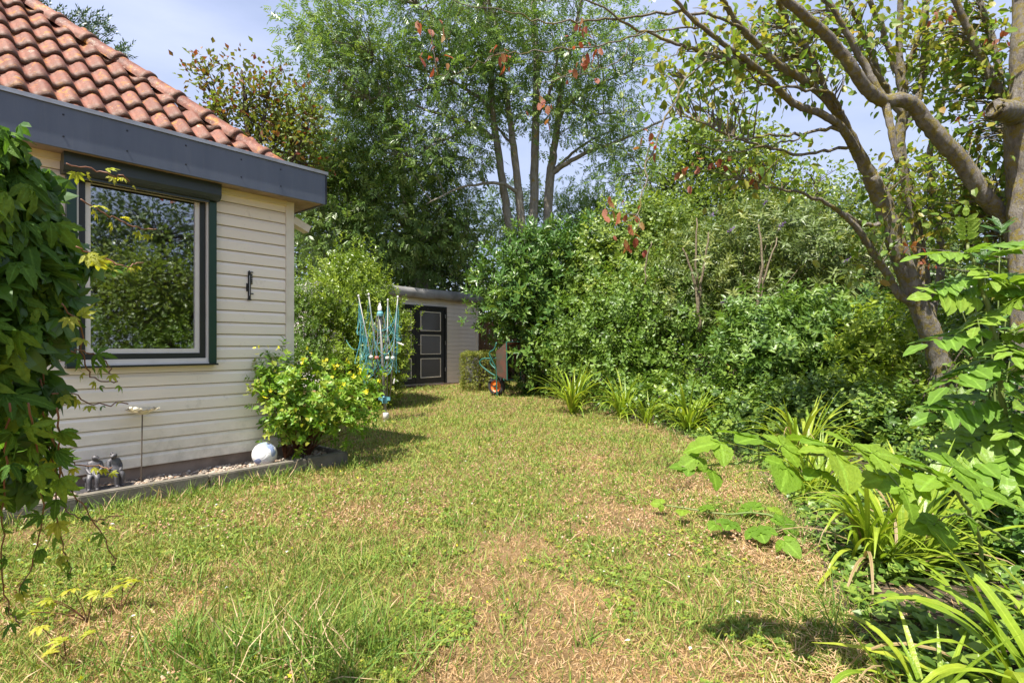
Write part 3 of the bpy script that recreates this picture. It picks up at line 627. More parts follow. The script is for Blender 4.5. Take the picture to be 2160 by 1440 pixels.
f = ramp(n, [(0.45, (0, 0, 0)), (0.7, (0.45, 0.45, 0.45))], noise(n, 16, 7, 0.7)); c = mixc(n, f, c, (0.50, 0.47, 0.42))
n.links.new(c, b.inputs['Base Color']); b.inputs['Roughness'].default_value = 0.42
ed = N(n, 'TexVoronoi', Scale=1.5, feature='DISTANCE_TO_EDGE'); n.links.new(mpn.outputs[0], ed.inputs['Vector'])
bump(n, b, ramp(n, [(0.0, (0, 0, 0)), (0.06, (1, 1, 1))], ed.outputs['Distance']), 0.5, 0.004); MT['ball'] = m
bm = bmesh.new(); bmesh.ops.create_uvsphere(bm, u_segments=32, v_segments=20, radius=0.107); me = bpy.data.meshes.new('ball'); bm.to_mesh(me); bm.free()
for p_ in me.polygons: p_.use_smooth = True
me.materials.append(MT['ball']); o = link('ball', me); p = HW(0.385, 0.28, 0.172); o.location = p; o.rotation_euler = (0.4, 0.3, 0.6)
tag(o, 'scuffed white and blue football lying on the gravel', 'ball')
MT['cream_pot'] = paint('cream_ceramic', (0.74, 0.68, 0.52), 0.35, 0.4, (0.5, 0.42, 0.22))
MT['rod'] = paint('rusty_rod', (0.09, 0.065, 0.045), 0.7, 0.4)
fd = thing('bird_bath', 'cream flower shaped bird dish with a perched bird on a thin rod', 'bird bath', HW(1.30, 0.15, 0.05), HROT)
MB().tube([(0.008, 0, 0), (0.004, 0, 0.28), (0, 0, 0.56)], 0.0045, 6).build('rod', MT['rod'], fd)
MB().lathe([(0.0, 0.0), (0.03, 0.002), (0.05, 0.012), (0.05, 0.02), (0.0, 0.014)], (0, 0, 0.558), sides=16).build('dish', MT['cream_pot'], fd, True)
V = []; q = []
for i in range(5):
    for j in range(5):
        u, v = i / 4, (j - 2) / 2
        wd = 0.012 + 0.026 * math.sin(math.pi * min(1, u * 0.62 + 0.22)) * (1 if u < 0.95 else 0.55)
        V.append((0.035 + 0.078 * u, v * wd, 0.018 + 0.03 * u ** 1.4 + 0.008 * v * v - 0.004))
q = [(i * 5 + j, i * 5 + j + 1, (i + 1) * 5 + j + 1, (i + 1) * 5 + j) for i in range(4) for j in range(4)]
bm = bmesh.new(); bv = [bm.verts.new(v) for v in V]
for f_ in q: bm.faces.new([bv[i] for i in f_])
bmesh.ops.solidify(bm, geom=bm.faces[:], thickness=0.006); pme = bpy.data.meshes.new('petal'); bm.to_mesh(pme); bm.free(); pme.materials.append(MT['cream_pot'])
for p_ in pme.polygons: p_.use_smooth = True
for k in range(9): o = link('petal', pme, fd); o.location = (0, 0, 0.556 + 0.002 * (k % 2)); o.rotation_euler = (0, 0, k * 2 * math.pi / 9)
mb = MB()
for c_, r_ in (((0.055, 0.03, 0.607), (0.034, 0.02, 0.018)), ((0.086, 0.035, 0.618), (0.015, 0.013, 0.013)), ((0.02, 0.024, 0.605), (0.022, 0.008, 0.006))): mb.add(ICO_V * r_ + c_, [ICO_F])
mb.build('bird', MT['cream_pot'], fd, True)
MT['bronze'] = paint('grey_bronze', (0.085, 0.08, 0.085), 0.45, 0.7, (0.17, 0.165, 0.17), scale=30, bmp=0.6, metal=0.35)
st = thing('statue', 'small dark bronze statue of a couple seated on a bench', 'statue', HW(1.56, 0.21, 0.078), HROT)
MB().extr([(-0.055, 0.0), (0.055, 0.0), (0.05, 0.012), (-0.05, 0.014)], -0.175, 0.175).build('base', MT['bronze'], st)
mb = MB(); mb.extr([(-0.04, 0.088), (0.018, 0.09), (0.018, 0.105), (-0.04, 0.103)], -0.125, 0.125); mb.build('bench_seat', MT['bronze'], st)
for x in (-0.095, 0.095): MB().extr([(-0.032, 0.0135), (0.008, 0.0135), (0.004, 0.0875), (-0.028, 0.0875)], x - 0.018, x + 0.018).build('bench_leg', MT['bronze'], st)
def figure(x0, turn):
    J = [((0, -0.012, 0.122), .030), ((0, -0.012, 0.165), .031), ((0, -0.008, 0.205), .027), ((0, 0.0, 0.226), .0115), ((turn * 0.004, 0.006, 0.246), .021), ((turn * 0.003, 0.0, 0.262), .012),
         ((0.022, 0.035, 0.112), .019), ((0.025, 0.062, 0.104), .0145), ((0.024, 0.062, 0.05), .011), ((0.024, 0.064, 0.022), .010), ((0.026, 0.085, 0.016), .008),
         ((-0.022, 0.035, 0.112), .019), ((-0.025, 0.062, 0.104), .0145), ((-0.024, 0.058, 0.05), .011), ((-0.024, 0.058, 0.022), .010), ((-0.026, 0.08, 0.016), .008),
         ((0.034, -0.006, 0.203), .014), ((0.046, 0.006, 0.16), .012), ((0.022, 0.040, 0.135), .009), ((0.008, 0.05, 0.13), .008),
         ((-0.034, -0.006, 0.203), .014), ((-0.046, 0.006, 0.16), .012), ((-0.022, 0.040, 0.135), .009), ((-0.008, 0.05, 0.13), .008)]
    E = [(0, 1), (1, 2), (2, 3), (3, 4), (4, 5), (0, 6), (6, 7), (7, 8), (8, 9), (9, 10), (0, 11), (11, 12), (12, 13), (13, 14), (14, 15), (2, 16), (16, 17), (17, 18), (18, 19), (2, 20), (20, 21), (21, 22), (22, 23)]
    me = bpy.data.meshes.new('seated_figure'); me.from_pydata([j[0] for j in J], E, []); me.materials.append(MT['bronze'])
    o = link('seated_figure', me, st); mo = o.modifiers.new('skin', 'SKIN'); mo.use_smooth_shade = True
    for k, j in enumerate(J): me.skin_vertices[0].data[k].radius = (j[1] * 1.25, j[1] * 1.25); me.skin_vertices[0].data[k].use_root = (k == 0)
    o.modifiers.new('sub', 'SUBSURF').levels = 2; o.modifiers['sub'].render_levels = 2
    o.location = (x0, 0, 0); o.rotation_euler = (0, 0, turn * 0.35); return o
figure(0.06, -1); f2 = figure(-0.06, 1)
MB().add(ICO_V * (0.013, 0.013, 0.012) + (0.002, -0.022, 0.256), [ICO_F]).build('hair_bun', MT['bronze'], f2, True)
# ================================================================== foliage tools
def leaf2(w_, fold=0.12, droop=0.15):                   # small far leaf, two triangles
    return np.array([(0, 0, 0), (-w_ / 2, 0.45, fold * w_), (0, 1, -droop), (w_ / 2, 0.45, fold * w_)]), [np.array([(0, 2, 1), (0, 3, 2)])]
def leaf6(w_, fold=0.14, droop=0.22, wide=0.45):        # leaf with midrib and pointed tip
    a, c_ = wide - 0.2, wide + 0.22; z = lambda t: -droop * t * t
    V = [(0, 0, 0), (-w_ * .42, a, fold * w_ + z(a)), (0, a, z(a)), (w_ * .42, a, fold * w_ + z(a)), (-w_ * .45, c_, fold * w_ + z(c_)), (0, c_, z(c_)), (w_ * .45, c_, fold * w_ + z(c_)), (0, 1, z(1))]
    return np.array(V), [np.array([(0, 2, 1), (0, 3, 2), (4, 5, 7), (5, 6, 7)]), np.array([(1, 2, 5, 4), (2, 3, 6, 5)])]
def leaf4(w_, fold=0.14, droop=0.22, wide=0.45):        # middle distance leaf
    V = [(0, 0, 0), (-w_ * .48, wide, fold * w_ - droop * wide ** 2), (0, wide, -droop * wide ** 2), (w_ * .48, wide, fold * w_ - droop * wide ** 2), (0, 1, -droop)]
    return np.array(V), [np.array([(0, 2, 1), (0, 3, 2), (1, 2, 4), (2, 3, 4)])]
def leafS(w_, ns=9, fold=0.10, droop=0.25, tooth=0.10, wide=0.42, wav=0.03):   # near leaf: serrated edge, midrib, curve
    V = []; 
    for i in range(ns + 1):
        t = i / ns; pw = math.sin(math.pi * t ** (math.log(0.5) / math.log(wide))) ** 0.85 if 0 < t < 1 else 0
        hw = w_ / 2 * pw * (1 + (tooth if i % 2 else -tooth)); z = -droop * t * t
        V += [(-hw, t - (0.02 if i % 2 else 0), z + fold * hw * 2 + wav * math.sin(i * 2.1)), (0, t, z), (hw, t - (0.02 if i % 2 else 0), z + fold * hw * 2 + wav * math.cos(i * 1.9))]
    q = []
    for i in range(ns):
        a = i * 3; q += [(a, a + 1, a + 4, a + 3), (a + 1, a + 2, a + 5, a + 4)]
    return np.array(V), [np.array(q)]
def merge(parts):                                       # parts: (template, 3x3 axes as rows, offset, scale)
    V, Fs, n_ = [], {}, 0
    for (v, fs), ax, off, sc in parts:
        V.append((v * sc) @ np.asarray(ax) + off)
        for A in fs: Fs.setdefault(A.shape[1], []).append(A + n_)
        n_ += len(v)
    return np.concatenate(V), [np.concatenate(x) for x in Fs.values()]
def ax_of(d, up=(0, 0, 1)):
    x, y, z = frames(np.asarray([d], float), np.asarray([up], float)); return np.array([x[0], y[0], z[0]])
def pinnate(lf, pairs, ll, spread=62, base=0.25, droop=0.10, seed=1):   # compound leaf of length 1
    r = np.random.RandomState(seed); parts = []
    for k in range(pairs):
        t = base + (1 - base) * k / pairs * 0.97
        for sg in (-1, 1):
            a = math.radians(spread + r.uniform(-8, 8)) * sg
            parts.append((lf, ax_of((math.sin(a), math.cos(a), -0.12 + r.uniform(-.1, .1))), (0, t, -droop * t * t), ll * (0.8 + 0.35 * math.sin(math.pi * (k + .6) / (pairs + 0.5))) * r.uniform(.92, 1.06)))
    parts.append((lf, ax_of((0, 1, -0.2)), (0, 0.98, -droop), ll)); return merge(parts)
def palmate(lf, n_, spread=150, ll=1.0, droop=-0.25):
    parts = []
    for k in range(n_):
        a = math.radians((k / (n_ - 1) - 0.5) * spread) if n_ > 1 else 0
        parts.append((lf, ax_of((math.sin(a), math.cos(a), droop)), (0, 0, 0), ll * (1 - 0.32 * abs(k / max(1, n_ - 1) - 0.5) * 2))); 
    return merge(parts)
def shoot(lf, n_, ll, ang=55, step=0.09, seed=1, whorl=137.5, top=True, opp=False):   # leafy shoot along +y
    r = np.random.RandomState(seed); parts = []
    for k in range(n_):
        kk = k // 2 if opp else k
        az = math.radians(kk * (90 if opp else whorl) + (180 if opp and k % 2 else 0) + r.uniform(-15, 15)); t = kk * step
        an = math.radians(ang * (1.15 - 0.5 * k / n_)); d = (math.sin(an) * math.cos(az), math.cos(an), math.sin(an) * math.sin(az))
        parts.append((lf, ax_of(d, (0, 1, 0)), (0, t, 0), ll * r.uniform(0.7, 1.1) * (1 - 0.25 * k / n_)))
    return merge(parts)
class Blobs:                                            # a plant's outline: ellipsoids (centre, radii)
    def __init__(s, L): s.c = np.array([b_[0] for b_ in L]); s.r = np.array([b_[1] for b_ in L])
    def sample(s, n_, lo=0.55, hi=1.0, seed=1, lump=0.27, ground=True):
        r = np.random.RandomState(seed); w_ = (s.r.prod(1)) ** (2 / 3); k = r.choice(len(s.c), n_ * 3, p=w_ / w_.sum())
        d = nrm(r.normal(size=(n_ * 3, 3))); ph = r.uniform(0, 6.28, (3, 3)); fq = r.uniform(2, 5, (3, 3))
        lf = 1 + lump * sum(np.sin(d @ fq[i] * 1.3 + ph[i, 0] + k * 1.7) for i in range(3)) / 1.7
        rad = (lo + (hi - lo) * r.rand(n_ * 3) ** 0.6) * lf
        p = s.c[k] + d * s.r[k] * rad[:, None]
        ok = np.ones(len(p), bool)
        for i in range(len(s.c)):                       # drop points buried deep in another lobe
            q_ = np.linalg.norm((p - s.c[i]) / s.r[i], axis=1); ok &= ~((q_ < lo * 0.85) & (k != i))
        if ground: ok &= p[:, 2] > gz(p[:, 0], p[:, 1]) + 0.03
        i_ = np.where(ok)[0][:n_]
        return p[i_], nrm(d[i_] / s.r[k[i_]])
def PB(px, py, rx, ry, Y, dy): return (P(px, py, Y), np.array((rx / F_PX * Y, dy, ry / F_PX * Y)))
def clumps(bl, ncl, per, sig, seed, lo=0.6, hi=1.0, up=0.45, out=0.6, rnd=0.5, ground=True):
    """clump centres on the outline, leaf positions round each; returns positions, growth directions, clump centres, tint of each clump"""
    r = np.random.RandomState(seed); c, o_ = bl.sample(ncl, lo, hi, seed, ground=ground)
    i = np.repeat(np.arange(len(c)), per); off = r.normal(size=(len(i), 3)) * (np.asarray(sig) if np.ndim(sig) else sig)
    p = c[i] + off; d = nrm(nrm(off) * 0.5 + o_[i] * out + np.array((0, 0, up)) + r.normal(size=(len(i), 3)) * rnd)
    ct = np.clip(r.normal(0.5, 0.16, len(c)), 0, 1)
    if ground:
        k = p[:, 2] > gz(p[:, 0], p[:, 1]) + 0.02; p, d, i = p[k], d[k], i[k]
    return p, d, c, ct[i], o_[i]
def hints(d, o_, r, up=0.9, out=0.5, rnd=0.45): return nrm(np.array((0, 0, up)) + o_ * out + r.normal(size=d.shape) * rnd)
def foliage(name, mat, tpls, p, d, o_, ct, size, par, seed=1, svar=0.3, tvar=0.22, smooth=False, hup=0.9):
    r = np.random.RandomState(seed + 5); mbx = MB(); sel = r.randint(len(tpls), size=len(p))
    for k, T in enumerate(tpls):
        i = np.where(sel == k)[0]
        if not len(i): continue
        fr = frames(d[i], hints(d[i], o_[i], r, hup)); nv = len(T[0])
        vt = np.random.RandomState(k).normal(0, 0.10, nv)
        scatter(mbx, T, p[i], fr, size * r.uniform(1 - svar, 1 + svar, len(i)), np.clip(ct[i] + r.normal(0, tvar, len(i)), 0, 1), vt=vt)
    return mbx.build(name, mat, par, smooth)
def leaf_objects(name, me_list, p, d, o_, size, par, seed=1, svar=0.25):   # single leaves as parts
    r = np.random.RandomState(seed + 9); x, y, z = frames(d, hints(d, o_, r)); inv = par.matrix_world.inverted() if False else Matrix.Identity(4)
    base = np.array(par.location) if par.type == 'EMPTY' or par.parent is None else np.zeros(3)
    out_ = []
    for i in range(len(p)):
        s_ = size * r.uniform(1 - svar, 1 + svar); M = Matrix.Identity(4)
        for a_ in range(3): M[a_][0] = x[i][a_] * s_; M[a_][1] = y[i][a_] * s_; M[a_][2] = z[i][a_] * s_; M[a_][3] = p[i][a_] - base[a_]
        out_.append(link(name, me_list[r.randint(len(me_list))], par, M))
    return out_
def tmesh(name, tpl, mat, smooth=True, rib=True):
    k_ = len(tpl[0]); t_ = np.tile((0.0, 1.0, 0.0), k_ // 3 + 1)[:k_] if rib and k_ % 3 == 0 else np.zeros(k_)
    return MB().add(tpl[0], tpl[1], t_).mesh(name, mat, smooth)
def local(p, par): return np.asarray(p) - np.array(par.location)
def stems(mbx, bases, targets, r0, r1, seed=1, sides=5, lift=0.5, wob=0.06):
    r = np.random.RandomState(seed)
    for t_ in targets:
        b_ = bases[r.randint(len(bases))]; h = t_[2] - b_[2]
        mid = np.array((b_[0] + (t_[0] - b_[0]) * 0.3, b_[1] + (t_[1] - b_[1]) * 0.3, b_[2] + h * lift + 0.15 * abs(h))) + r.normal(size=3) * wob * abs(h)
        mbx.tube(bez(b_, mid, t_, 8), np.linspace(r0, r1, 8) * r.uniform(0.7, 1.2), sides, cap=False)
def twigs(mbx, skel, targets, r0=0.012, r1=0.003, seed=1, sides=4, droop=0.0):   # tie every clump to the nearest limb
    r = np.random.RandomState(seed); sk = np.asarray(skel)
    for t_ in targets:
        dist = np.linalg.norm((sk - t_) * (1, 1, 1.4) + np.array((0, 0, 0.25 * np.linalg.norm(1))), axis=1); k = np.argmin(dist)
        a = sk[k]; L = np.linalg.norm(t_ - a)
        mid = (a + t_) / 2 + r.normal(size=3) * 0.10 * L + np.array((0, 0, 0.12 * L - droop * L))
        mbx.tube(bez(a, mid, t_, 6), np.linspace(max(r0, L * 0.006), r1, 6), sides, cap=False)
def limb(mbx, pts, k=5, sides=10, wob=0.0, seed=1, tint=0.0, snap=None, thick=0.95):   # pts: rows of px, py, Y, radius in px
    a = np.asarray(pts, float); w3 = np.array([P(*row[:3]) for row in a]); rad = a[:, 3] / F_PX * a[:, 2]
    if snap is not None and len(snap):
        j = np.argmin(np.linalg.norm(snap - w3[0], axis=1))
        if np.linalg.norm(snap[j] - w3[0]) < 0.8: w3 = np.vstack([snap[j], w3[1:]])
    q = spline(np.hstack([w3, rad[:, None]]), k); r = np.random.RandomState(seed)
    q[1:, :3] += r.normal(size=(len(q) - 1, 3)) * wob; q[:, 3] *= 1 + r.normal(size=len(q)) * 0.018
    mbx.tube(q[:, :3], np.maximum(q[:, 3] * thick, 0.0015), sides, tint=tint, rough=0.03 if sides > 8 else 0.0); return q[:, :3]
# ------------------------------------------------------------------ foliage colours
LM = {}
LM['ash'] = leafmat('ash_leaf', (0.055, 0.11, 0.032), (0.095, 0.17, 0.05), (0.165, 0.235, 0.08), 0.38, 0.34, 0.6)
LM['ivy'] = leafmat('ivy_leaf', (0.022, 0.045, 0.013), (0.04, 0.075, 0.02), (0.08, 0.12, 0.03), 0.22, 0.35)
LM['amel'] = leafmat('bronze_leaf', (0.15, 0.03, 0.02), (0.082, 0.11, 0.025), (0.12, 0.17, 0.035), 0.4)
LM['oak'] = leafmat('oak_leaf', (0.06, 0.105, 0.024), (0.105, 0.165, 0.035), (0.18, 0.235, 0.05), 0.36)
LM['laurel'] = leafmat('laurel_leaf', (0.03, 0.075, 0.018), (0.05, 0.11, 0.024), (0.12, 0.19, 0.035), 0.2, 0.34, 0.4)
LM['laurel1'] = leafmat('laurel_leaf_single', (0.03, 0.075, 0.018), (0.05, 0.115, 0.024), (0.12, 0.19, 0.035), 0.2, 0.34, 0.4, True)
LM['privet'] = leafmat('privet_leaf', (0.06, 0.11, 0.018), (0.12, 0.19, 0.025), (0.22, 0.29, 0.045), 0.35, 0.35)
LM['box'] = leafmat('box_leaf', (0.06, 0.085, 0.015), (0.11, 0.14, 0.022), (0.19, 0.20, 0.04), 0.3)
LM['rose'] = leafmat('shrub_leaf', (0.05, 0.10, 0.018), (0.09, 0.165, 0.03), (0.15, 0.225, 0.05), 0.33)
LM['budd'] = leafmat('buddleia_leaf', (0.055, 0.085, 0.03), (0.085, 0.13, 0.04), (0.15, 0.18, 0.055), 0.3)
LM['deut'] = leafmat('deutzia_leaf', (0.045, 0.10, 0.024), (0.085, 0.16, 0.036), (0.14, 0.215, 0.05), 0.32)
LM['lime'] = leafmat('lime_leaf', (0.10, 0.16, 0.022), (0.17, 0.25, 0.035), (0.25, 0.32, 0.05), 0.4)
LM['under'] = leafmat('undergrowth_leaf', (0.04, 0.085, 0.018), (0.085, 0.155, 0.03), (0.16, 0.23, 0.045), 0.33)
LM['dog'] = leafmat('dogwood_leaf', (0.07, 0.14, 0.028), (0.115, 0.18, 0.033), (0.22, 0.20, 0.045), 0.45)
LM['dog1'] = leafmat('dogwood_leaf_single', (0.075, 0.15, 0.028), (0.13, 0.19, 0.035), (0.28, 0.165, 0.05), 0.45, per_object=True)
LM['red1'] = leafmat('red_leaf_single', (0.17, 0.035, 0.02), (0.24, 0.085, 0.045), (0.20, 0.15, 0.045), 0.45, per_object=True, tc_mul=(1.2, 0.9, 0.7))
LM['hyp'] = leafmat('hypericum_leaf', (0.065, 0.155, 0.018), (0.125, 0.24, 0.025), (0.22, 0.26, 0.045), 0.36)
LM['hyp1'] = leafmat('hypericum_leaf_single', (0.065, 0.155, 0.018), (0.135, 0.25, 0.025), (0.25, 0.24, 0.05), 0.36, per_object=True)
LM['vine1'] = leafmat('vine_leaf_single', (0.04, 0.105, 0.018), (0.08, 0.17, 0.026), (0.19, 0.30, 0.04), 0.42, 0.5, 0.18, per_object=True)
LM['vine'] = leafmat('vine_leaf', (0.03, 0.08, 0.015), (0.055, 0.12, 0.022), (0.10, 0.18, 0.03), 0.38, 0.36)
LM['young1'] = leafmat('young_leaf_single', (0.22, 0.28, 0.03), (0.30, 0.34, 0.04), (0.36, 0.36, 0.06), 0.45, per_object=True)
LM['bram1'] = leafmat('bramble_leaf_single', (0.07, 0.155, 0.018), (0.115, 0.215, 0.024), (0.18, 0.27, 0.032), 0.40, 0.5, 0.25, per_object=True)
LM['rowan1'] = leafmat('sapling_leaf_single', (0.075, 0.165, 0.026), (0.12, 0.225, 0.036), (0.19, 0.28, 0.05), 0.40, 0.4, per_object=True)
LM['strap1'] = leafmat('strap_leaf_single', (0.10, 0.185, 0.02), (0.17, 0.26, 0.025), (0.27, 0.32, 0.045), 0.35, 0.38, per_object=True)
LM['conifer'] = leafmat('conifer_leaf', (0.02, 0.05, 0.03), (0.035, 0.075, 0.04), (0.055, 0.10, 0.05), 0.12)
LM['yellow'] = leafmat('yellow_flower', (0.75, 0.48, 0.02), (0.80, 0.55, 0.03), (0.75, 0.40, 0.03), 0.3, tc_mul=(1.1, 1.0, 0.5))
LM['purple'] = leafmat('purple_flower', (0.10, 0.04, 0.25), (0.17, 0.09, 0.36), (0.24, 0.15, 0.42), 0.2, tc_mul=(1, 1, 1))
BK = {}
BK['ash'] = barkmat('ash_bark', (0.24, 0.205, 0.165), (0.42, 0.38, 0.32), (0.36, 0.26, 0.06), 0.25, 6)
BK['dog'] = barkmat('dogwood_bark', (0.15, 0.125, 0.105), (0.46, 0.415, 0.36), (0.34, 0.27, 0.065), 0.62, 15, 20)
BK['dark'] = barkmat('dark_bark', (0.07, 0.055, 0.04), (0.14, 0.115, 0.085))
BK['twig'] = barkmat('pale_twig', (0.18, 0.14, 0.09), (0.33, 0.27, 0.18))
BK['redstem'] = barkmat('red_stem', (0.16, 0.06, 0.03), (0.30, 0.13, 0.07))
BK['green'] = paint('green_stem', (0.14, 0.20, 0.05), 0.6, 0.4, (0.22, 0.13, 0.06))
BK['vine'] = paint('vine_stem', (0.20, 0.085, 0.045), 0.6, 0.5, (0.12, 0.14, 0.05))
# ================================================================== trees and shrubs
def put(o):
    if o.parent is not None: o.location = -Vector(o.parent.location)
    return o
def gp(x, y): return np.array((x, y, float(gz(x, y))))
def shrub(name, label, cat, base, blobs, tpls, mat, ncl, per, sig, size, seed, bark='dark', nst=14, r0=0.014, part='foliage', lo=0.6, up=0.45, out=0.6, rnd=0.5, group=None, spread=0.25, hup=0.9, tvar=0.22):
    t = thing(name, label, cat, gp(*base), group=group); bl = Blobs(blobs)
    p, d, c, ct, o_ = clumps(bl, ncl, per, sig, seed, lo=lo, up=up, out=out, rnd=rnd)
    put(foliage(part, mat, tpls, p, d, o_, ct, size, t, seed, hup=hup, tvar=tvar))
    if nst:
        mbx = MB(); r = np.random.RandomState(seed); bs = [gp(base[0] + r.normal() * spread, base[1] + r.normal() * spread * 0.6) for _ in range(5)]
        stems(mbx, bs, c[r.permutation(len(c))[:nst]], r0, r0 * 0.25, seed); put(mbx.build('stems', BK[bark], t, True))
    t['_c'] = 0; del t['_c']
    return t, p, d, o_, c
L2 = leaf2
ash_t = [pinnate(leaf2(0.30, 0.1, 0.12), 4, 0.40, 55, seed=k) for k in range(3)]
rnd_t = [leaf2(0.75, 0.12, 0.1), leaf2(0.62, 0.15, 0.25)]
# --- multi-stemmed ash behind the laurel
ash = thing('ash_tree', 'tall ash tree with four pale trunks rising behind the laurel', 'tree', gp(0.35, 14.5))
mbx = MB(); sk = []
Lm = [[(1092, 700, 14.5, 13), (1088, 560, 14.5, 12), (1073, 467, 14.5, 11), (1063, 400, 14.4, 10), (1048, 300, 14.3, 9), (1038, 217, 14.1, 8), (1037, 150, 14, 7.5), (1050, 77, 14, 6.5), (1030, 0, 13.8, 5), (1010, -120, 13.6, 3)],
      [(1110, 700, 14.4, 14), (1105, 560, 14.4, 12.5), (1100, 467, 14.4, 11), (1093, 393, 14.3, 10), (1083, 310, 14.2, 9), (1073, 233, 14.1, 7.5), (1058, 150, 14, 6), (1035, 60, 13.8, 5), (1000, -60, 13.5, 3)],
      [(1128, 700, 14.6, 15), (1126, 560, 14.6, 13), (1125, 480, 14.6, 12), (1128, 367, 14.6, 11), (1130, 250, 14.5, 10), (1132, 150, 14.5, 9), (1128, 67, 14.4, 8), (1127, 0, 14.4, 6.5), (1135, -160, 14.3, 4)],
      [(1142, 700, 14.7, 14), (1152, 560, 14.7, 13), (1155, 480, 14.7, 12), (1160, 383, 14.7, 11.5), (1168, 317, 14.7, 9.5), (1178, 240, 14.7, 8.5), (1187, 167, 14.6, 7), (1203, 100, 14.5, 6), (1220, 33, 14.4, 5), (1250, -110, 14.2, 3)],
      [(1168, 375, 14.7, 7), (1195, 345, 14.5, 6), (1245, 318, 14.2, 5), (1300, 300, 14, 4), (1380, 262, 13.7, 3), (1440, 235, 13.5, 1.5)],
      [(1165, 370, 14.7, 5), (1200, 330, 14.9, 4), (1240, 300, 15, 3), (1300, 270, 15.2, 1.6)],
      [(1176, 250, 14.7, 5), (1205, 215, 14.5, 4), (1260, 180, 14.2, 3), (1330, 150, 14, 2)],
      [(1055, 295, 14.3, 6), (1010, 270, 14, 5), (960, 250, 13.7, 4), (900, 232, 13.4, 3), (830, 205, 13, 1.6)],
      [(1040, 235, 14.1, 5), (1000, 200, 13.9, 4.5), (950, 170, 13.6, 3.6), (880, 145, 13.3, 2.6), (790, 125, 13, 1.5)],
      [(1092, 410, 14.3, 5), (1060, 388, 14, 4.5), (1010, 388, 13.7, 3.6), (960, 400, 13.4, 2.6), (900, 430, 13, 1.5)],
      [(1040, 150, 14, 5), (1000, 110, 13.7, 4), (940, 60, 13.4, 3), (880, 10, 13.1, 2)],
      [(1083, 310, 14.2, 4), (1040, 260, 14.5, 3), (980, 215, 14.8, 2)], [(1130, 250, 14.5, 5), (1160, 190, 14.2, 4), (1180, 110, 13.9, 2.5)],
      [(1000, 265, 14, 3), (930, 300, 13.6, 2.4), (860, 330, 13.2, 1.5)], [(960, 170, 13.6, 3), (880, 190, 13.2, 2.2), (780, 210, 12.8, 1.4)],
      [(1205, 215, 14.5, 3), (1260, 240, 14.1, 2), (1330, 235, 13.8, 1.2)], [(1300, 300, 14, 2.5), (1340, 340, 13.8, 2), (1380, 400, 13.6, 1)]]
for k, l_ in enumerate(Lm): sk.append(limb(mbx, l_, 5, 9 if k < 4 else 6, 0.008, k, snap=np.concatenate(sk) if k > 3 else None, thick=0.82))
sk = np.concatenate(sk)
ashb = Blobs([PB(800, 90, 190, 150, 13, 1.5), PB(950, 40, 190, 150, 13.6, 1.8), PB(1120, 20, 190, 130, 14.2, 1.8), PB(960, 190, 190, 90, 13.4, 1.3), PB(1080, 170, 120, 90, 14.2, 1.4), PB(1260, 130, 130, 110, 14, 1.4),
              PB(730, 170, 110, 90, 12.8, 1.0), PB(880, 300, 130, 70, 13.2, 1.0), PB(1290, 270, 100, 55, 13.9, 1.0), PB(1190, 230, 60, 60, 14.2, .8), PB(1340, 370, 60, 50, 13.6, .6), PB(1010, 330, 60, 60, 14, .8), PB(690, 70, 90, 90, 12.6, .8)])
p, d, c, ct, o_ = clumps(ashb, 560, 15, 0.27, 21, lo=0.3, up=-0.10, out=0.4, rnd=0.7)
twigs(mbx, sk, c, 0.014, 0.004, 3)
put(mbx.build('trunk', BK['ash'], ash, True)); put(foliage('crown', LM['ash'], ash_t, p, d, o_, ct, 0.26, ash, 4))
# --- second ash hanging over the shed
ash2 = thing('ash_tree', 'dense ash tree drooping over the shed roof beside the house', 'tree', gp(-2.3, 16.4))
mbx = MB(); sk = []
for k, l_ in enumerate([[(905, 730, 16.4, 16), (890, 600, 16.3, 15), (870, 480, 16.2, 13), (850, 380, 16, 11), (830, 280, 15.8, 9), (810, 200, 15.6, 6)], [(875, 500, 16.2, 8), (820, 440, 15.6, 6), (750, 400, 15, 4), (680, 380, 14.5, 2)],
                       [(855, 400, 16, 7), (910, 350, 15.6, 5), (960, 330, 15, 3), (1000, 340, 14.6, 1.6)], [(885, 560, 16.3, 7), (930, 520, 15.7, 5), (980, 500, 15.2, 3), (1030, 520, 14.8, 1.5)]]): sk.append(limb(mbx, l_, 5, 8, 0.01, k))
sk = np.concatenate(sk)
bl = Blobs([PB(700, 290, 110, 90, 14.3, 1.0), PB(820, 330, 140, 110, 14.6, 1.2), PB(700, 420, 100, 80, 14.2, .9), PB(850, 450, 150, 90, 14.6, 1.2), PB(960, 450, 80, 90, 15, 1), PB(730, 510, 110, 50, 14.3, .8), PB(900, 540, 110, 45, 14.9, .8), PB(640, 350, 60, 60, 14, .6)])
p, d, c, ct, o_ = clumps(bl, 430, 15, 0.26, 22, lo=0.45, up=-0.25, out=0.55, rnd=0.6)
twigs(mbx, sk, c, 0.014, 0.004, 5, droop=-0.05)
put(mbx.build('trunk', BK['ash'], ash2, True)); put(foliage('crown', LM['ash'], ash_t, p, d, o_, ct, 0.27, ash2, 6))
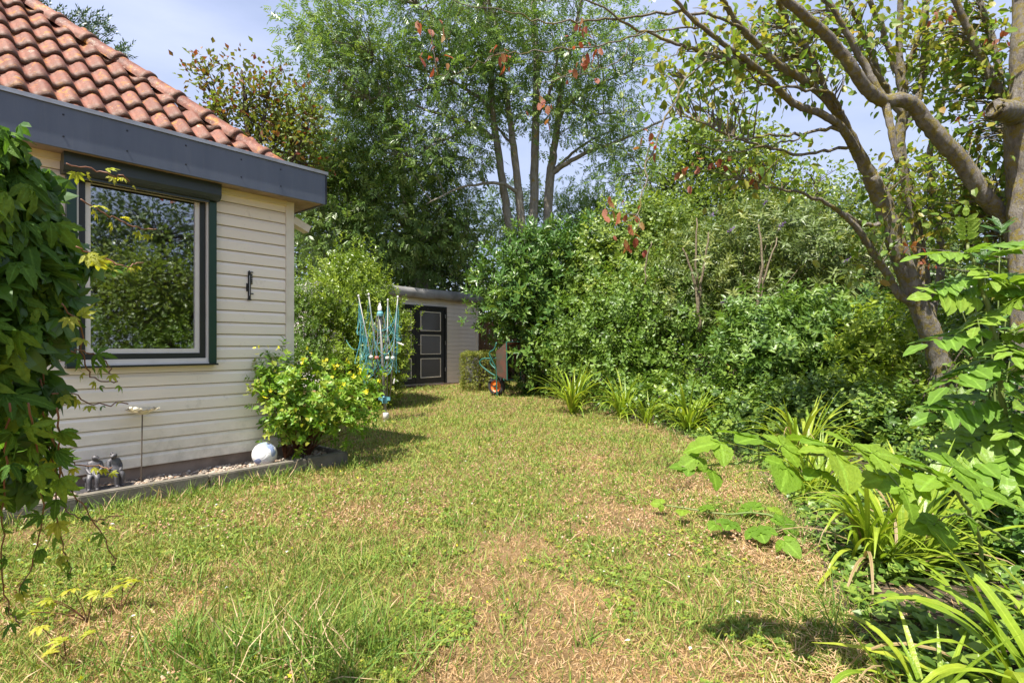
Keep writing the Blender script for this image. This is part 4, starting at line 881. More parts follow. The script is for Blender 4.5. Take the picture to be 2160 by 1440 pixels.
# --- generic trees behind
def tree(name, label, base, blobs, tpls, mat, ncl, per, sig, size, seed, trunk_r=0.16, bark='dark', lo=0.45, up=0.1, out=0.5, rnd=0.7, group=None, dr=0.0):
    t = thing(name, label, 'tree', gp(*base), group=group); bl = Blobs(blobs); mbx = MB(); r = np.random.RandomState(seed); top = bl.c[np.argmax(bl.c[:, 2])]
    g_ = gp(*base); tr_ = bez(g_ - (0, 0, .1), (g_ + top) / 2 + r.normal(size=3) * 0.2, top, 12); mbx.tube(tr_, np.linspace(trunk_r, trunk_r * 0.25, 12), 9); sk = [tr_[4:]]
    for c_ in bl.c:
        k = r.randint(4, 9); l_ = bez(tr_[k], (tr_[k] + c_) / 2 + (0, 0, 0.3), c_, 8); mbx.tube(l_, np.linspace(trunk_r * 0.5, trunk_r * 0.12, 8), 6); sk.append(l_)
    p, d, c, ct, o_ = clumps(bl, ncl, per, sig, seed, lo=lo, up=up, out=out, rnd=rnd)
    twigs(mbx, np.concatenate(sk), c, 0.012, 0.004, seed, droop=dr); put(mbx.build('trunk', BK[bark], t, True))
    put(foliage('crown', mat, tpls, p, d, o_, ct, size, t, seed)); return t, c
tree('serviceberry_tree', 'bronze and red tinged small tree showing above the house roof', (-4.6, 10.8),
     [PB(450, 180, 28, 50, 10.6, .4), PB(480, 260, 60, 70, 10.8, .6), PB(520, 200, 40, 50, 10.8, .5), PB(590, 230, 60, 60, 11, .7), PB(560, 310, 90, 60, 11, .8), PB(660, 240, 50, 50, 11, .6), PB(620, 330, 80, 60, 11.2, .8), PB(430, 160, 18, 35, 10.6, .25), PB(510, 150, 14, 25, 10.7, .2), PB(575, 165, 18, 28, 10.8, .2)],
     rnd_t, LM['amel'], 260, 13, 0.14, 0.105, 31, 0.10, 'dark', up=0.5)
tree('ivy_clad_tree', 'dark ivy clad tree behind the shed roof', (-3.2, 17.6), [PB(690, 470, 110, 90, 17.2, .8), PB(820, 520, 130, 90, 17.4, .9), PB(940, 530, 110, 80, 17.6, .9), PB(740, 590, 130, 50, 17, .6), PB(900, 600, 130, 50, 17.2, .6), PB(760, 400, 130, 90, 17.6, .8), PB(1000, 600, 60, 60, 17.5, .5)],
     rnd_t, LM['ivy'], 420, 20, 0.3, 0.15, 32, 0.2)
tree('oak_tree', 'leafy green oak rising right of the ash trunks', (6.0, 17.0), [PB(1420, 400, 70, 90, 17, 1), PB(1500, 330, 80, 70, 17.2, 1.1), PB(1580, 390, 100, 80, 17, 1.2), PB(1500, 470, 130, 70, 16.8, 1.2), PB(1650, 450, 80, 60, 16.8, 1), PB(1390, 480, 70, 50, 16.5, .9), PB(1600, 300, 40, 40, 17.3, .6), PB(1450, 300, 40, 30, 17.2, .5)],
     rnd_t, LM['oak'], 900, 18, 0.22, 0.13, 33, 0.24, up=0.3)
tree('willow_tree', 'pale feathery young tree between ash trunks and oak', (2.2, 17.5), [PB(1200, 470, 70, 60, 16.8, .8), PB(1260, 440, 50, 70, 16.9, .8), PB(1310, 500, 70, 50, 16.6, .8), PB(1150, 440, 40, 50, 17, .6), PB(1230, 540, 110, 40, 16.4, .8), PB(1060, 470, 60, 60, 17.2, .7)],
     ash_t, LM['ash'], 230, 11, 0.25, 0.24, 34, 0.12, up=0.2)
tree('hawthorn_tree', 'darker thicket tree behind the lichen covered trunks', (8.2, 12.5), [PB(1700, 480, 90, 70, 12.6, .9), PB(1790, 420, 80, 80, 12.6, .9), PB(1850, 530, 110, 90, 12.3, .9), PB(1960, 440, 100, 110, 12.2, 1.0), PB(2080, 500, 110, 110, 12, 1.0), PB(1740, 560, 110, 60, 12.2, .8), PB(1980, 600, 150, 80, 12, .8), PB(1720, 390, 40, 40, 12.6, .5)],
     rnd_t, LM['oak'], 480, 17, 0.21, 0.10, 35, 0.18, up=0.3)
bgt, _ = tree('background_tree', 'green tree in the far row, directly behind the shed', (-3.0, 24.0), [(np.array((-3.0, 24, 4.2)), np.array((2.3, 1.6, 1.9))), (np.array((-4.3, 24, 2.4)), np.array((1.8, 1.4, 1.6))), (np.array((-1.6, 24.2, 2.5)), np.array((1.9, 1.4, 1.7))), (np.array((-2.9, 23.6, 1.3)), np.array((2.6, 1.2, 1.2)))],
     rnd_t, LM['ivy'], 420, 15, 0.36, 0.22, 36, 0.22, group='far row of trees')
for (x, y, rz, sc_, lb) in ((1.2, 23.5, 1.1, 0.9, 'green tree in the far row, behind the ash trunks'), (5.2, 24.5, 2.3, 1.0, 'green tree in the far row, behind the oak'), (9.6, 23, 4.0, 1.0, 'green tree in the far row, right of the oak'),
                        (14.5, 21, 5.0, 1.15, 'green tree in the far row, behind the lichen covered trunks'), (-8.0, 23, 0.6, 1.05, 'green tree in the far row, behind the house corner')):
    o = bgt.copy(); COL.objects.link(o); o.location = gp(x, y); o.rotation_euler = (0, 0, rz); o.scale = (sc_,) * 3; o['label'] = lb
    for ch in bgt.children: q_ = ch.copy(); COL.objects.link(q_); q_.parent = o
# conifer behind the roof
con = thing('conifer', 'dark conifer with feathery tips showing above the roof ridge', 'tree', gp(-9.7, 10.6)); mbx = MB(); g_ = gp(-9.7, 10.6)
mbx.tube([g_, g_ + (0, 0, 4), g_ + (0, 0, 8.3)], [0.16, 0.1, 0.02], 8); leafb = MB(); r = np.random.RandomState(4)
spray = shoot(leaf2(0.3, 0, 0), 14, 0.42, 45, 0.07, 3)
tips_ = [P(215, 60, 10.1), P(190, 45, 10.3), P(205, 55, 10.2), P(245, 108, 10.0), P(165, 38, 10.4), P(60, -10, 10.6), P(225, 72, 10.1), P(178, 62, 10.3), P(265, 112, 10.0), P(120, 40, 10.6)]
for k in range(46): z = r.uniform(2.0, 7.4); R_ = (8.6 - z) * 0.42; a = r.uniform(0, 6.28); tips_.append(g_ + np.array((math.cos(a) * R_, math.sin(a) * R_, z + 0.4)))
for t_ in tips_:
    a = g_ + (0, 0, max(0.8, t_[2] - g_[2] - 0.9)); l_ = bez(a, (a + t_) / 2 - (0, 0, 0.12), t_, 9); mbx.tube(l_, np.linspace(0.03, 0.005, 9), 5)
    for q_ in l_[3:]:
        n_ = 6; dd = nrm((t_ - a) + (0, 0, 0.15)); pp = q_ + r.normal(size=(n_, 3)) * 0.05; d = nrm(dd + r.normal(size=(n_, 3)) * 0.45)
        scatter(leafb, spray, pp, frames(d, rdir(n_)), r.uniform(0.16, 0.30, n_), r.rand(n_))
put(mbx.build('trunk', BK['dark'], con, True)); put(leafb.build('crown', LM['conifer'], con))

# ------------------------------------------------------------------ shrubs round the lawn
priv_t = [shoot(leaf2(0.5, .15, .1), 9, 0.42, 60, 0.10, k) for k in range(3)]
shrub('privet_bush', 'tall bright green privet bush in front of the shed doors', 'bush', (-3.15, 10.4), [PB(745, 640, 78, 85, 10.3, .7), PB(790, 720, 65, 95, 10.2, .65), PB(720, 740, 60, 90, 10.2, .6), PB(755, 790, 85, 70, 10.1, .6), PB(750, 580, 40, 40, 10.4, .4), PB(802, 760, 40, 90, 10.1, .45)],
      priv_t, LM['privet'], 620, 8, 0.10, 0.165, 41, nst=20, up=0.6)
shrub('privet_bush', 'smaller privet bush between house corner and shed side', 'bush', (-4.15, 9.6), [PB(625, 690, 38, 80, 9.6, .4), PB(650, 760, 45, 60, 9.5, .4), PB(610, 640, 24, 40, 9.7, .3)], priv_t, LM['rose'], 220, 9, 0.10, 0.12, 42, nst=10, up=0.5)
bh = thing('box_hedge', 'small clipped box hedge at the right end of the shed', 'hedge', gp(-0.72, 12.9))
r = np.random.RandomState(3); n_ = 2600; q_ = r.uniform(-1, 1, (n_, 3)); f_ = r.randint(0, 3, n_); sg = np.sign(q_[np.arange(n_), f_]); q_[np.arange(n_), f_] = sg * r.uniform(0.85, 1.05, n_); q_[:, 2] = np.where((f_ == 2) & (sg < 0), 1, q_[:, 2])
p = np.array((-0.74, 12.9, 0.56)) + q_ * (0.41, 0.42, 0.40) + r.normal(size=(n_, 3)) * 0.02; o_ = nrm(q_ * (np.abs(q_) > 0.84) + 1e-3)
put(foliage('foliage', LM['box'], priv_t, p, nrm(o_ + r.normal(size=(n_, 3)) * .5), o_, r.normal(.5, .12, n_), 0.07, bh, 3))
mbx = MB(); stems(mbx, [gp(-0.74, 12.9)], p[:14], 0.015, 0.005, 2); put(mbx.build('stems', BK['dark'], bh, True))
lau_l = leaf4(0.36, .12, .12); lau_t = [shoot(lau_l, 9, 0.62, 58, 0.055, k) for k in range(3)]
lt, p, d, o_, c = shrub('cherry_laurel', 'large glossy cherry laurel beside the wheelbarrow', 'bush', (0.35, 12.4), [PB(1105, 635, 85, 95, 12.4, .9), PB(1150, 580, 110, 90, 12.8, 1.0), PB(1050, 610, 50, 45, 12.2, .6), PB(1135, 765, 60, 80, 12.0, .6), PB(1210, 560, 110, 80, 13, 1.0), PB(1170, 680, 90, 110, 12.4, .8), PB(1120, 540, 50, 50, 13, .6), PB(1270, 600, 90, 70, 12.6, .8)],
      lau_t, LM['laurel'], 420, 7, 0.19, 0.28, 43, nst=16, r0=0.03, up=0.65, rnd=0.45)
k = np.argsort(p[:, 1] + r.rand(len(p)) * 0.4 + np.abs(p[:, 0] - 0.4) * 0.25)[:60]
lm1 = [tmesh('leaf', leaf6(w_, .12, dr_), LM['laurel1']) for w_, dr_ in ((0.36, .1), (0.32, .2), (0.4, .05))]
kk = np.repeat(k, 5); leaf_objects('leaf', lm1, p[kk] + r.normal(size=(300, 3)) * 0.05 + (0.03, 0, 0), nrm(d[kk] * 0.8 + r.normal(size=(300, 3)) * 0.6), o_[kk], 0.175, lt, 3)
ros_l = leaf4(0.66, .1, .15); ros_t = [shoot(ros_l, 7, 0.42, 65, 0.13, k) for k in range(3)]
shrub('snowberry_bush', 'light green small leaved bush right of the laurel', 'bush', (2.2, 10.4), [PB(1260, 700, 85, 85, 10.8, .8), PB(1340, 690, 90, 100, 10.5, .8), PB(1300, 790, 110, 60, 10.0, .6), PB(1420, 740, 90, 100, 10.0, .8), PB(1200, 730, 50, 60, 11, .5), PB(1380, 640, 80, 60, 10.6, .7)],
      ros_t, LM['rose'], 420, 7, 0.15, 0.235, 44, nst=26, up=0.35)
bud_l = leaf4(0.28, .1, .25, .4); bud_t = [shoot(bud_l, 8, 0.55, 62, 0.10, k, opp=True) for k in range(3)]
bt, p, d, o_, c = shrub('buddleia', 'buddleia with pale bare stems and purple flower spikes', 'bush', (4.1, 9.8), [PB(1500, 560, 100, 90, 10.2, .9), PB(1590, 520, 100, 90, 10.2, .9), PB(1690, 540, 110, 90, 10, .9), PB(1470, 640, 110, 80, 10, .8), PB(1600, 640, 110, 70, 9.8, .7), PB(1720, 620, 90, 60, 9.6, .7), PB(1780, 560, 80, 70, 9.6, .7)],
      bud_t, LM['budd'], 400, 7, 0.18, 0.27, 45, bark='twig', nst=30, r0=0.016, up=0.3)
fl = MB(); fpos = [P(1500, 455, 9.3), P(1780, 555, 8.9), P(1605, 435, 9.4), P(1536, 490, 9.2), P(1700, 640, 8.9), P(1643, 480, 9.2), P(1466, 548, 9.3), P(1520, 640, 9.1)]
for q_ in fpos:
    t_ = r.rand(60); pp = q_ + np.stack([t_ * 0.10, -t_ * 0.03, t_ * 0.09], 1) + r.normal(size=(60, 3)) * 0.014 * (1.2 - t_)[:, None]
    one = MB(); scatter(one, leaf2(0.8), pp, frames(rdir(60), rdir(60)), np.full(60, 0.018), r.rand(60)); put(one.build('flower_spike', LM['purple'], bt))
mbx = MB()
for l_ in ([(1475, 700, 9.2, 5), (1470, 620, 9.2, 4), (1455, 560, 9.2, 2.5), (1440, 520, 9.2, 1.5)], [(1472, 640, 9.2, 3.5), (1485, 560, 9.2, 2.5), (1495, 490, 9.2, 1.5)], [(1470, 600, 9.2, 2.5), (1468, 520, 9.2, 2), (1470, 460, 9.3, 1.2)], [(1595, 690, 8.9, 4), (1600, 620, 8.9, 3.5), (1608, 540, 8.9, 2.5), (1600, 470, 9, 1.5)], [(1600, 640, 8.9, 3), (1620, 560, 8.9, 2), (1640, 500, 9, 1.2)], [(1360, 600, 9.6, 2), (1365, 540, 9.6, 1.5), (1375, 510, 9.6, 1)]):
    limb(mbx, l_, 4, 6, 0.01, 3)
put(mbx.build('bare_stems', BK['twig'], bt, True))
deu_l = leaf6(0.40, .12, .22); deu_t = [shoot(deu_l, 8, 0.50, 62, 0.12, k, opp=True) for k in range(3)]
shrub('deutzia_bush', 'rounded leafy green bush in front of the buddleia', 'bush', (4.0, 7.9), [PB(1640, 690, 95, 55, 8.2, .6), PB(1720, 700, 110, 70, 8, .7), PB(1590, 760, 90, 60, 7.9, .6), PB(1690, 770, 110, 60, 7.8, .6), PB(1800, 710, 90, 70, 7.8, .6)],
      deu_t, LM['deut'], 300, 7, 0.13, 0.235, 46, nst=30, bark='redstem', up=0.45)
shrub('spindle_bush', 'yellow green slender leaved bush left of the leaning trunk', 'bush', (4.7, 6.9), [PB(1830, 760, 60, 90, 6.9, .45), PB(1880, 700, 50, 70, 6.9, .4), PB(1790, 830, 70, 50, 6.7, .4), PB(1900, 800, 60, 60, 6.8, .4)],
      deu_t, LM['lime'], 110, 6, 0.11, 0.22, 47, nst=16, bark='twig', up=0.55)
gc_t = [shoot(leaf6(0.7, .1, .12), 6, 0.5, 68, 0.12, k) for k in range(3)]
shrub('ground_cover', 'low leafy plants along the far part of the border edge', 'plant', (2.35, 8.3), [PB(1440, 850, 100, 55, 8.4, .5), PB(1540, 870, 100, 60, 7.6, .5), PB(1350, 850, 70, 30, 9.2, .4)], gc_t, LM['under'], 230, 7, 0.10, 0.165, 48, nst=10, up=0.7)
shrub('ground_cover', 'low leafy plants below the deutzia at mid border', 'plant', (3.3, 6.7), [PB(1640, 880, 100, 60, 6.9, .5), PB(1740, 880, 90, 70, 6.4, .5), PB(1560, 930, 60, 30, 6.6, .35), PB(1830, 900, 70, 70, 6.0, .45)], gc_t, LM['under'], 260, 7, 0.09, 0.15, 49, nst=14, bark='redstem', up=0.7)
shrub('ground_cover', 'dark leafy undergrowth around the foot of the leaning trunk', 'plant', (4.2, 5.2), [PB(1900, 900, 70, 70, 5.6, .35), PB(2080, 880, 110, 90, 5.4, .4), PB(1950, 980, 90, 50, 5.0, .35), PB(2120, 700, 90, 130, 5.8, .4)], gc_t, LM['under'], 250, 7, 0.09, 0.14, 50, nst=14, up=0.6)
shrub('shade_plant', 'mass of small leaves, coloured dark for shading, filling the lower right corner', 'plant', (2.65, 2.9), [PB(2120, 1060, 110, 120, 3.3, .35), PB(2080, 1180, 110, 110, 3.0, .35), PB(2160, 1260, 110, 140, 2.7, .3), PB(2030, 1280, 70, 60, 2.8, .25), PB(2200, 950, 100, 130, 3.5, .3)], [shoot(leaf6(0.6, .1, .2), 7, .45, 66, .12, k) for k in range(3)], LM['laurel'], 260, 8, 0.07, 0.115, 51, nst=18, up=0.4)  # shading of this corner is put into the dark laurel leaf colour
haz_t = [shoot(leaf4(0.76, .1, .15), 6, 0.5, 66, 0.13, k) for k in range(3)]
shrub('hazel_bush', 'tall leafy hazel behind the snowberry, right of the laurel', 'bush', (3.2, 12.0), [PB(1290, 560, 90, 80, 12, .8), PB(1390, 530, 90, 90, 12, .8), PB(1340, 640, 110, 90, 11.6, .7), PB(1450, 600, 90, 100, 11.6, .7), PB(1330, 480, 60, 50, 12.2, .6), PB(1440, 470, 60, 50, 12.2, .6)], haz_t, LM['oak'], 420, 8, 0.18, 0.23, 54, nst=24, bark='twig', up=0.3)
shrub('elder_bush', 'tall bush behind the buddleia, leaves coloured dark for shaded gaps', 'bush', (6.0, 11.4), [PB(1560, 600, 110, 100, 11.6, .7), PB(1680, 600, 110, 110, 11.4, .7), PB(1800, 620, 110, 110, 11.2, .7), PB(1600, 500, 90, 60, 11.8, .7), PB(1740, 500, 90, 60, 11.6, .7), PB(1920, 640, 110, 110, 11, .7), PB(1500, 700, 110, 70, 11.2, .6), PB(1700, 730, 150, 60, 10.8, .5)], haz_t, LM['ivy'], 620, 8, 0.18, 0.23, 55, nst=24, up=0.3)  # dark ivy leaf colour paints depth and shaded gaps behind the buddleia
# vegetation right of the frame, seen in the window's reflection
tree('maple_tree', 'green tree outside the frame mirrored in the window pane', (7.5, 0.2), [(np.array((7.5, 0.2, 2.6)), np.array((1.6, 1.6, 1.2))), (np.array((8.3, -1.6, 2.4)), np.array((1.5, 1.6, 1.5))), (np.array((7.2, 2.0, 2.2)), np.array((1.2, 1.4, 1.3))), (np.array((8.2, 3.6, 2.6)), np.array((1.5, 1.5, 1.3)))], rnd_t, LM['oak'], 900, 16, 0.25, 0.11, 52, 0.15)
tree('maple_tree', 'taller green tree outside the frame mirrored high in the window', (10.5, -1.5), [(np.array((10.5, -1.5, 4.4)), np.array((2.2, 2.2, 1.6))), (np.array((10.8, 1.6, 3.4)), np.array((1.9, 1.8, 1.3))), (np.array((10.5, -4.2, 4.2)), np.array((2, 2, 1.6))), (np.array((10.2, 0, 2.2)), np.array((1.8, 3.4, 1.4)))], rnd_t, LM['ivy'], 900, 16, 0.3, 0.14, 56, 0.2)
hbush = shrub('hedge_bush', 'broad green bush outside the frame mirrored low in the window', 'bush', (6.2, -0.5), [(np.array((6.2, -0.5, 0.9)), np.array((1.0, 1.5, 1.0))), (np.array((5.8, 2.0, 0.9)), np.array((.8, 1.2, 1.0))), (np.array((7.4, -3, 1.0)), np.array((1.2, 1.5, 1.3)))], haz_t, LM['rose'], 300, 8, 0.15, 0.17, 53, nst=20)
hbush = hbush[0]; o = hbush.copy(); COL.objects.link(o); o.location = hbush.location + Vector((0.25, 3.7, 0)); o['label'] = 'broad green bush behind the thick trunk at the right edge'
hbush['group'] = o['group'] = 'bushes along the right boundary'
for ch in hbush.children: q_ = ch.copy(); COL.objects.link(q_); q_.parent = o
# ------------------------------------------------------------------ lichen covered trees on the right
dogl = [leaf6(0.58, .12, .25), leaf6(0.5, .2, .4), leaf6(0.62, .05, .1)]
dg1 = [tmesh('leaf', T, LM['dog1']) for T in dogl]; rd1 = [tmesh('leaf', T, LM['red1']) for T in dogl]
def near_tree(name, label, base, limbs, leafblobs, ncl, per, seed, reds=()):
    t = thing(name, label, 'tree', gp(*base)); mbx = MB(); sk = []
    for l_ in limbs:                                    # limbs that leave the frame taper off beyond it
        if l_[-1][1] <= 0 and l_[-1][3] > 2:
            (ax_, ay_, aY, ar), (bx_, by_, bY, br) = l_[-2], l_[-1]; L_ = math.hypot(bx_ - ax_, by_ - ay_); ux, uy = (bx_ - ax_) / L_, (by_ - ay_) / L_
            l_ += [(bx_ + ux * 130, by_ + uy * 130 - 20, bY - 0.1, br * 0.6), (bx_ + ux * 270, by_ + uy * 270 - 60, bY - 0.1, br * 0.15)]
    for k, l_ in enumerate(limbs): sk.append(limb(mbx, l_, 6, 14 if l_[0][3] > 16 else (9 if l_[0][3] > 7 else 6), 0.003 if l_[0][3] > 10 else 0.009, k + seed, thick=0.70, snap=np.concatenate(sk) if (k and l_[0][3] < 29 and l_[0][1] < 800) else None))
    sk = np.concatenate(sk); bl = Blobs(leafblobs); p, d, c, ct, o_ = clumps(bl, ncl, per, 0.13, seed, lo=0.2, up=-0.35, out=0.3, rnd=0.7)
    twigs(mbx, sk, c, 0.008, 0.0025, seed)
    if reds: twigs(mbx, sk, np.array([P(*q_) for q_ in reds]), 0.005, 0.002, seed + 3)
    put(mbx.build('trunk', BK['dog'], t, True))
    nL = 300 - 9 * len(reds); i = np.random.RandomState(seed).permutation(len(p)); pin, rest = i[:nL], i[nL:]
    leaf_objects('leaf', dg1, p[pin], d[pin], o_[pin], 0.085, t, seed)
    if len(rest): put(foliage('crown', LM['dog'], dogl, p[rest], d[rest], o_[rest], ct[rest], 0.08, t, seed))
    r = np.random.RandomState(seed + 1)
    for q_ in reds:
        c_ = P(*q_); n_ = 9; dd = nrm(r.normal(size=(n_, 3)) * 0.5 + (0, 0, -0.9)); leaf_objects('leaf', rd1, c_ + r.normal(size=(n_, 3)) * (0.07, .05, .05), dd, rdir(n_), 0.056, t, seed, .4)
    return t
limbs1 = [[(2014, 1020, 5.75, 40), (2012, 960, 5.75, 36), (2003, 880, 5.75, 33), (1992, 800, 5.72, 32), (1975, 735, 5.7, 30), (1945, 660, 5.65, 28), (1905, 560, 5.6, 27), (1880, 480, 5.55, 27), (1855, 415, 5.5, 25), (1835, 370, 5.4, 21)],
          [(1840, 385, 5.42, 20), (1807, 317, 5.3, 17), (1767, 240, 5.1, 14), (1733, 200, 5.0, 12.5), (1693, 167, 4.9, 12), (1647, 140, 4.8, 11.5), (1600, 97, 4.7, 10.5), (1567, 63, 4.6, 9.5), (1540, 27, 4.5, 8.5), (1515, -20, 4.4, 7)],
          [(1820, 335, 5.3, 14), (1773, 267, 5.0, 12), (1730, 240, 4.9, 11), (1673, 217, 4.8, 10.5), (1627, 173, 4.65, 9.5), (1583, 133, 4.5, 8.5), (1540, 103, 4.4, 7.5), (1497, 70, 4.3, 7), (1450, 30, 4.2, 6), (1400, -30, 4.1, 5)],
          [(1775, 258, 5.1, 10), (1753, 213, 5.0, 9.5), (1730, 160, 4.95, 9), (1707, 113, 4.9, 9), (1687, 87, 4.85, 8.5), (1667, 60, 4.8, 8), (1645, 12, 4.7, 7.5), (1630, -40, 4.6, 6)],
          [(1612, 160, 4.6, 6), (1567, 133, 4.5, 6), (1500, 115, 4.35, 5.5), (1440, 95, 4.25, 5), (1347, 62, 4.1, 4), (1240, 0, 3.9, 2.5), (1190, -30, 3.85, 2)],
          [(1580, 60, 4.55, 4.5), (1530, 42, 4.4, 4), (1440, 25, 4.2, 4), (1353, 33, 4.1, 3.5), (1240, 47, 3.9, 3), (1133, 43, 3.8, 2), (1053, 20, 3.7, 1.5), (927, 0, 3.6, 1)],
          [(1520, 95, 4.35, 3), (1437, 187, 4.1, 3), (1380, 307, 3.9, 2.6), (1355, 400, 3.8, 2.2), (1345, 455, 3.75, 1.6)],
          [(1480, 60, 4.25, 3), (1400, 62, 4.1, 2.6), (1290, 88, 3.95, 2.2), (1200, 105, 3.85, 2), (1120, 113, 3.8, 1.8), (1050, 116, 3.75, 1.5), (985, 145, 3.7, 1.2), (915, 160, 3.65, .8)],
          [(1840, 243, 5.2, 7), (1767, 270, 5.0, 5.5), (1690, 283, 4.8, 4.5), (1607, 287, 4.6, 3.5), (1507, 297, 4.4, 2)], [(1783, 330, 5.2, 5), (1707, 323, 5, 4.5), (1627, 313, 4.8, 4), (1557, 293, 4.6, 3.2), (1483, 260, 4.4, 2.5), (1430, 245, 4.3, 1.5)],
          [(1817, 220, 5.1, 5.5), (1757, 203, 4.9, 5), (1700, 187, 4.8, 4.5), (1620, 180, 4.7, 3.5), (1560, 140, 4.6, 2)], [(1690, 283, 4.8, 3), (1640, 305, 4.7, 2.6), (1560, 318, 4.6, 2.4), (1500, 315, 4.5, 2), (1448, 295, 4.4, 1.2)],
          [(1850, 480, 5.5, 8), (1823, 473, 5.4, 7), (1767, 443, 5.2, 6), (1687, 407, 5.0, 4.5), (1607, 393, 4.8, 3), (1540, 370, 4.6, 1.6)], [(1930, 655, 5.6, 13), (1900, 625, 5.55, 12), (1873, 580, 5.5, 11), (1840, 530, 5.4, 10), (1807, 480, 5.3, 9), (1760, 440, 5.2, 6), (1730, 420, 5.1, 4)],
          [(1975, 745, 5.75, 20), (1962, 680, 5.85, 18), (1948, 590, 5.9, 17), (1932, 480, 5.9, 16), (1912, 390, 5.85, 15), (1898, 300, 5.8, 14), (1905, 215, 5.75, 13), (1897, 110, 5.7, 10), (1900, 0, 5.6, 8), (1905, -60, 5.5, 7)],
          [(1900, 240, 5.75, 10), (1867, 187, 5.7, 9), (1823, 83, 5.5, 8), (1787, 0, 5.3, 7), (1770, -50, 5.2, 6)], [(1905, 205, 5.75, 9), (1880, 120, 5.7, 8.5), (1857, 50, 5.6, 8), (1833, 0, 5.5, 7), (1815, -50, 5.4, 6)],
          [(1905, 205, 5.75, 8), (1920, 127, 5.7, 7), (1950, 33, 5.6, 6), (1962, -30, 5.6, 5)], [(1925, 290, 5.85, 11), (1938, 205, 5.8, 11), (1950, 110, 5.75, 10), (1953, 0, 5.7, 9), (1955, -60, 5.7, 8)], [(1870, 190, 5.6, 7), (1853, 167, 5.5, 7), (1805, 95, 5.3, 6), (1757, 33, 5.1, 5.5), (1725, -20, 5, 5)],
          [(1990, 690, 6.0, 12), (1985, 560, 6.05, 11), (1975, 440, 6.1, 10), (1960, 330, 6.1, 9), (1985, 240, 6.1, 7), (2000, 120, 6.1, 5), (2010, 20, 6.1, 4)], [(1340, 62, 4.1, 2), (1300, 130, 3.95, 1.6), (1240, 150, 3.9, 1.2), (1130, 180, 3.8, .8)], [(1440, 95, 4.25, 2), (1400, 130, 4.1, 1.6), (1330, 140, 4, 1)]]
near_tree('dogwood_tree', 'leaning multi stemmed tree with lichen spotted limbs reaching left', (4.65, 5.75), limbs1,
          [PB(1500, 90, 110, 90, 4.5, .4), PB(1640, 60, 110, 70, 4.9, .4), PB(1780, 60, 120, 80, 5.4, .4), PB(1580, 360, 120, 40, 4.8, .3), PB(1880, 380, 60, 80, 5.5, .3), PB(1540, 220, 60, 50, 4.6, .3), PB(1940, 120, 80, 120, 5.9, .4), PB(1830, 520, 70, 70, 5.5, .3), PB(1700, 150, 120, 60, 5.0, .35), PB(1950, 430, 60, 100, 5.9, .3), PB(1510, 170, 100, 60, 4.7, .4), PB(1620, 120, 110, 80, 5.4, .4), PB(1420, 180, 50, 40, 4.4, .3)], 400, 7, 61,
          reds=[(1318, 470, 3.6), (1330, 505, 3.6), (1310, 445, 3.6), (1372, 297, 3.85), (920, 130, 3.6), (908, 55, 3.6), (1235, 95, 3.8), (1065, 110, 3.7), (1520, 345, 4.5), (1590, 365, 4.7), (1460, 350, 4.4), (1220, 150, 3.8), (1140, 220, 3.8), (1245, 60, 3.8)])
limbs2 = [[(2180, 1080, 4.9, 46), (2174, 900, 4.9, 42), (2168, 700, 4.9, 41), (2162, 520, 4.9, 40), (2156, 380, 4.9, 38), (2150, 280, 4.85, 36), (2152, 200, 4.85, 30), (2158, 80, 4.8, 28), (2162, -40, 4.8, 26)], [(2150, 250, 4.88, 30), (2128, 235, 4.7, 31), (2104, 232, 4.55, 29), (2100, 231, 4.53, 26)],
          [(2150, 560, 5.1, 24), (2123, 467, 5.1, 24), (2073, 410, 5.05, 24), (2033, 350, 5.0, 24), (1990, 300, 4.95, 23), (1950, 253, 4.9, 21), (1927, 223, 4.85, 20), (1900, 210, 4.8, 20), (1863, 213, 4.75, 19), (1827, 187, 4.65, 18), (1800, 147, 4.55, 17), (1773, 110, 4.5, 16), (1740, 73, 4.4, 15), (1700, 37, 4.3, 14), (1657, 0, 4.2, 13), (1600, -55, 4.1, 12)],
          [(2130, 330, 5.0, 15), (2123, 233, 5.1, 14), (2100, 180, 5.1, 13), (2073, 127, 5.1, 12), (2037, 50, 5.05, 10), (2010, -10, 5, 9)], [(2125, 240, 5.1, 11), (2110, 170, 5.2, 10), (2093, 83, 5.2, 9), (2066, 0, 5.2, 8), (2055, -40, 5.2, 7)],
          [(1863, 213, 4.75, 13), (1835, 160, 4.75, 11), (1795, 85, 4.7, 9), (1770, 40, 4.65, 8), (1735, -20, 4.6, 7)], [(1990, 300, 4.95, 12), (2010, 320, 5.0, 11), (2055, 370, 5.1, 11), (2090, 430, 5.2, 12), (2110, 500, 5.25, 12)], [(1862, 215, 4.75, 11), (1880, 270, 4.7, 10), (1890, 330, 4.68, 7), (1893, 345, 4.68, 3)]]
near_tree('dogwood_tree', 'thick trunk at the right picture edge with a sawn stub', (4.6, 4.9), limbs2,
          [PB(2060, 70, 60, 80, 5.2, .3), PB(2110, 150, 50, 100, 5.1, .3), PB(2060, 300, 60, 70, 5.3, .3), PB(2090, 440, 70, 90, 5.3, .3), PB(2000, 420, 70, 80, 5.4, .3), PB(2020, 180, 60, 50, 5.3, .3), PB(2140, 330, 60, 110, 5.3, .3), PB(2120, 540, 80, 80, 5.4, .3), PB(2000, 60, 60, 70, 5.4, .3)], 330, 7, 62, reds=[(2100, 60, 4.9), (2115, 90, 4.9), (1980, 30, 5.1), (1925, 520, 5.2), (1945, 560, 5.2), (2060, 250, 5.1)])
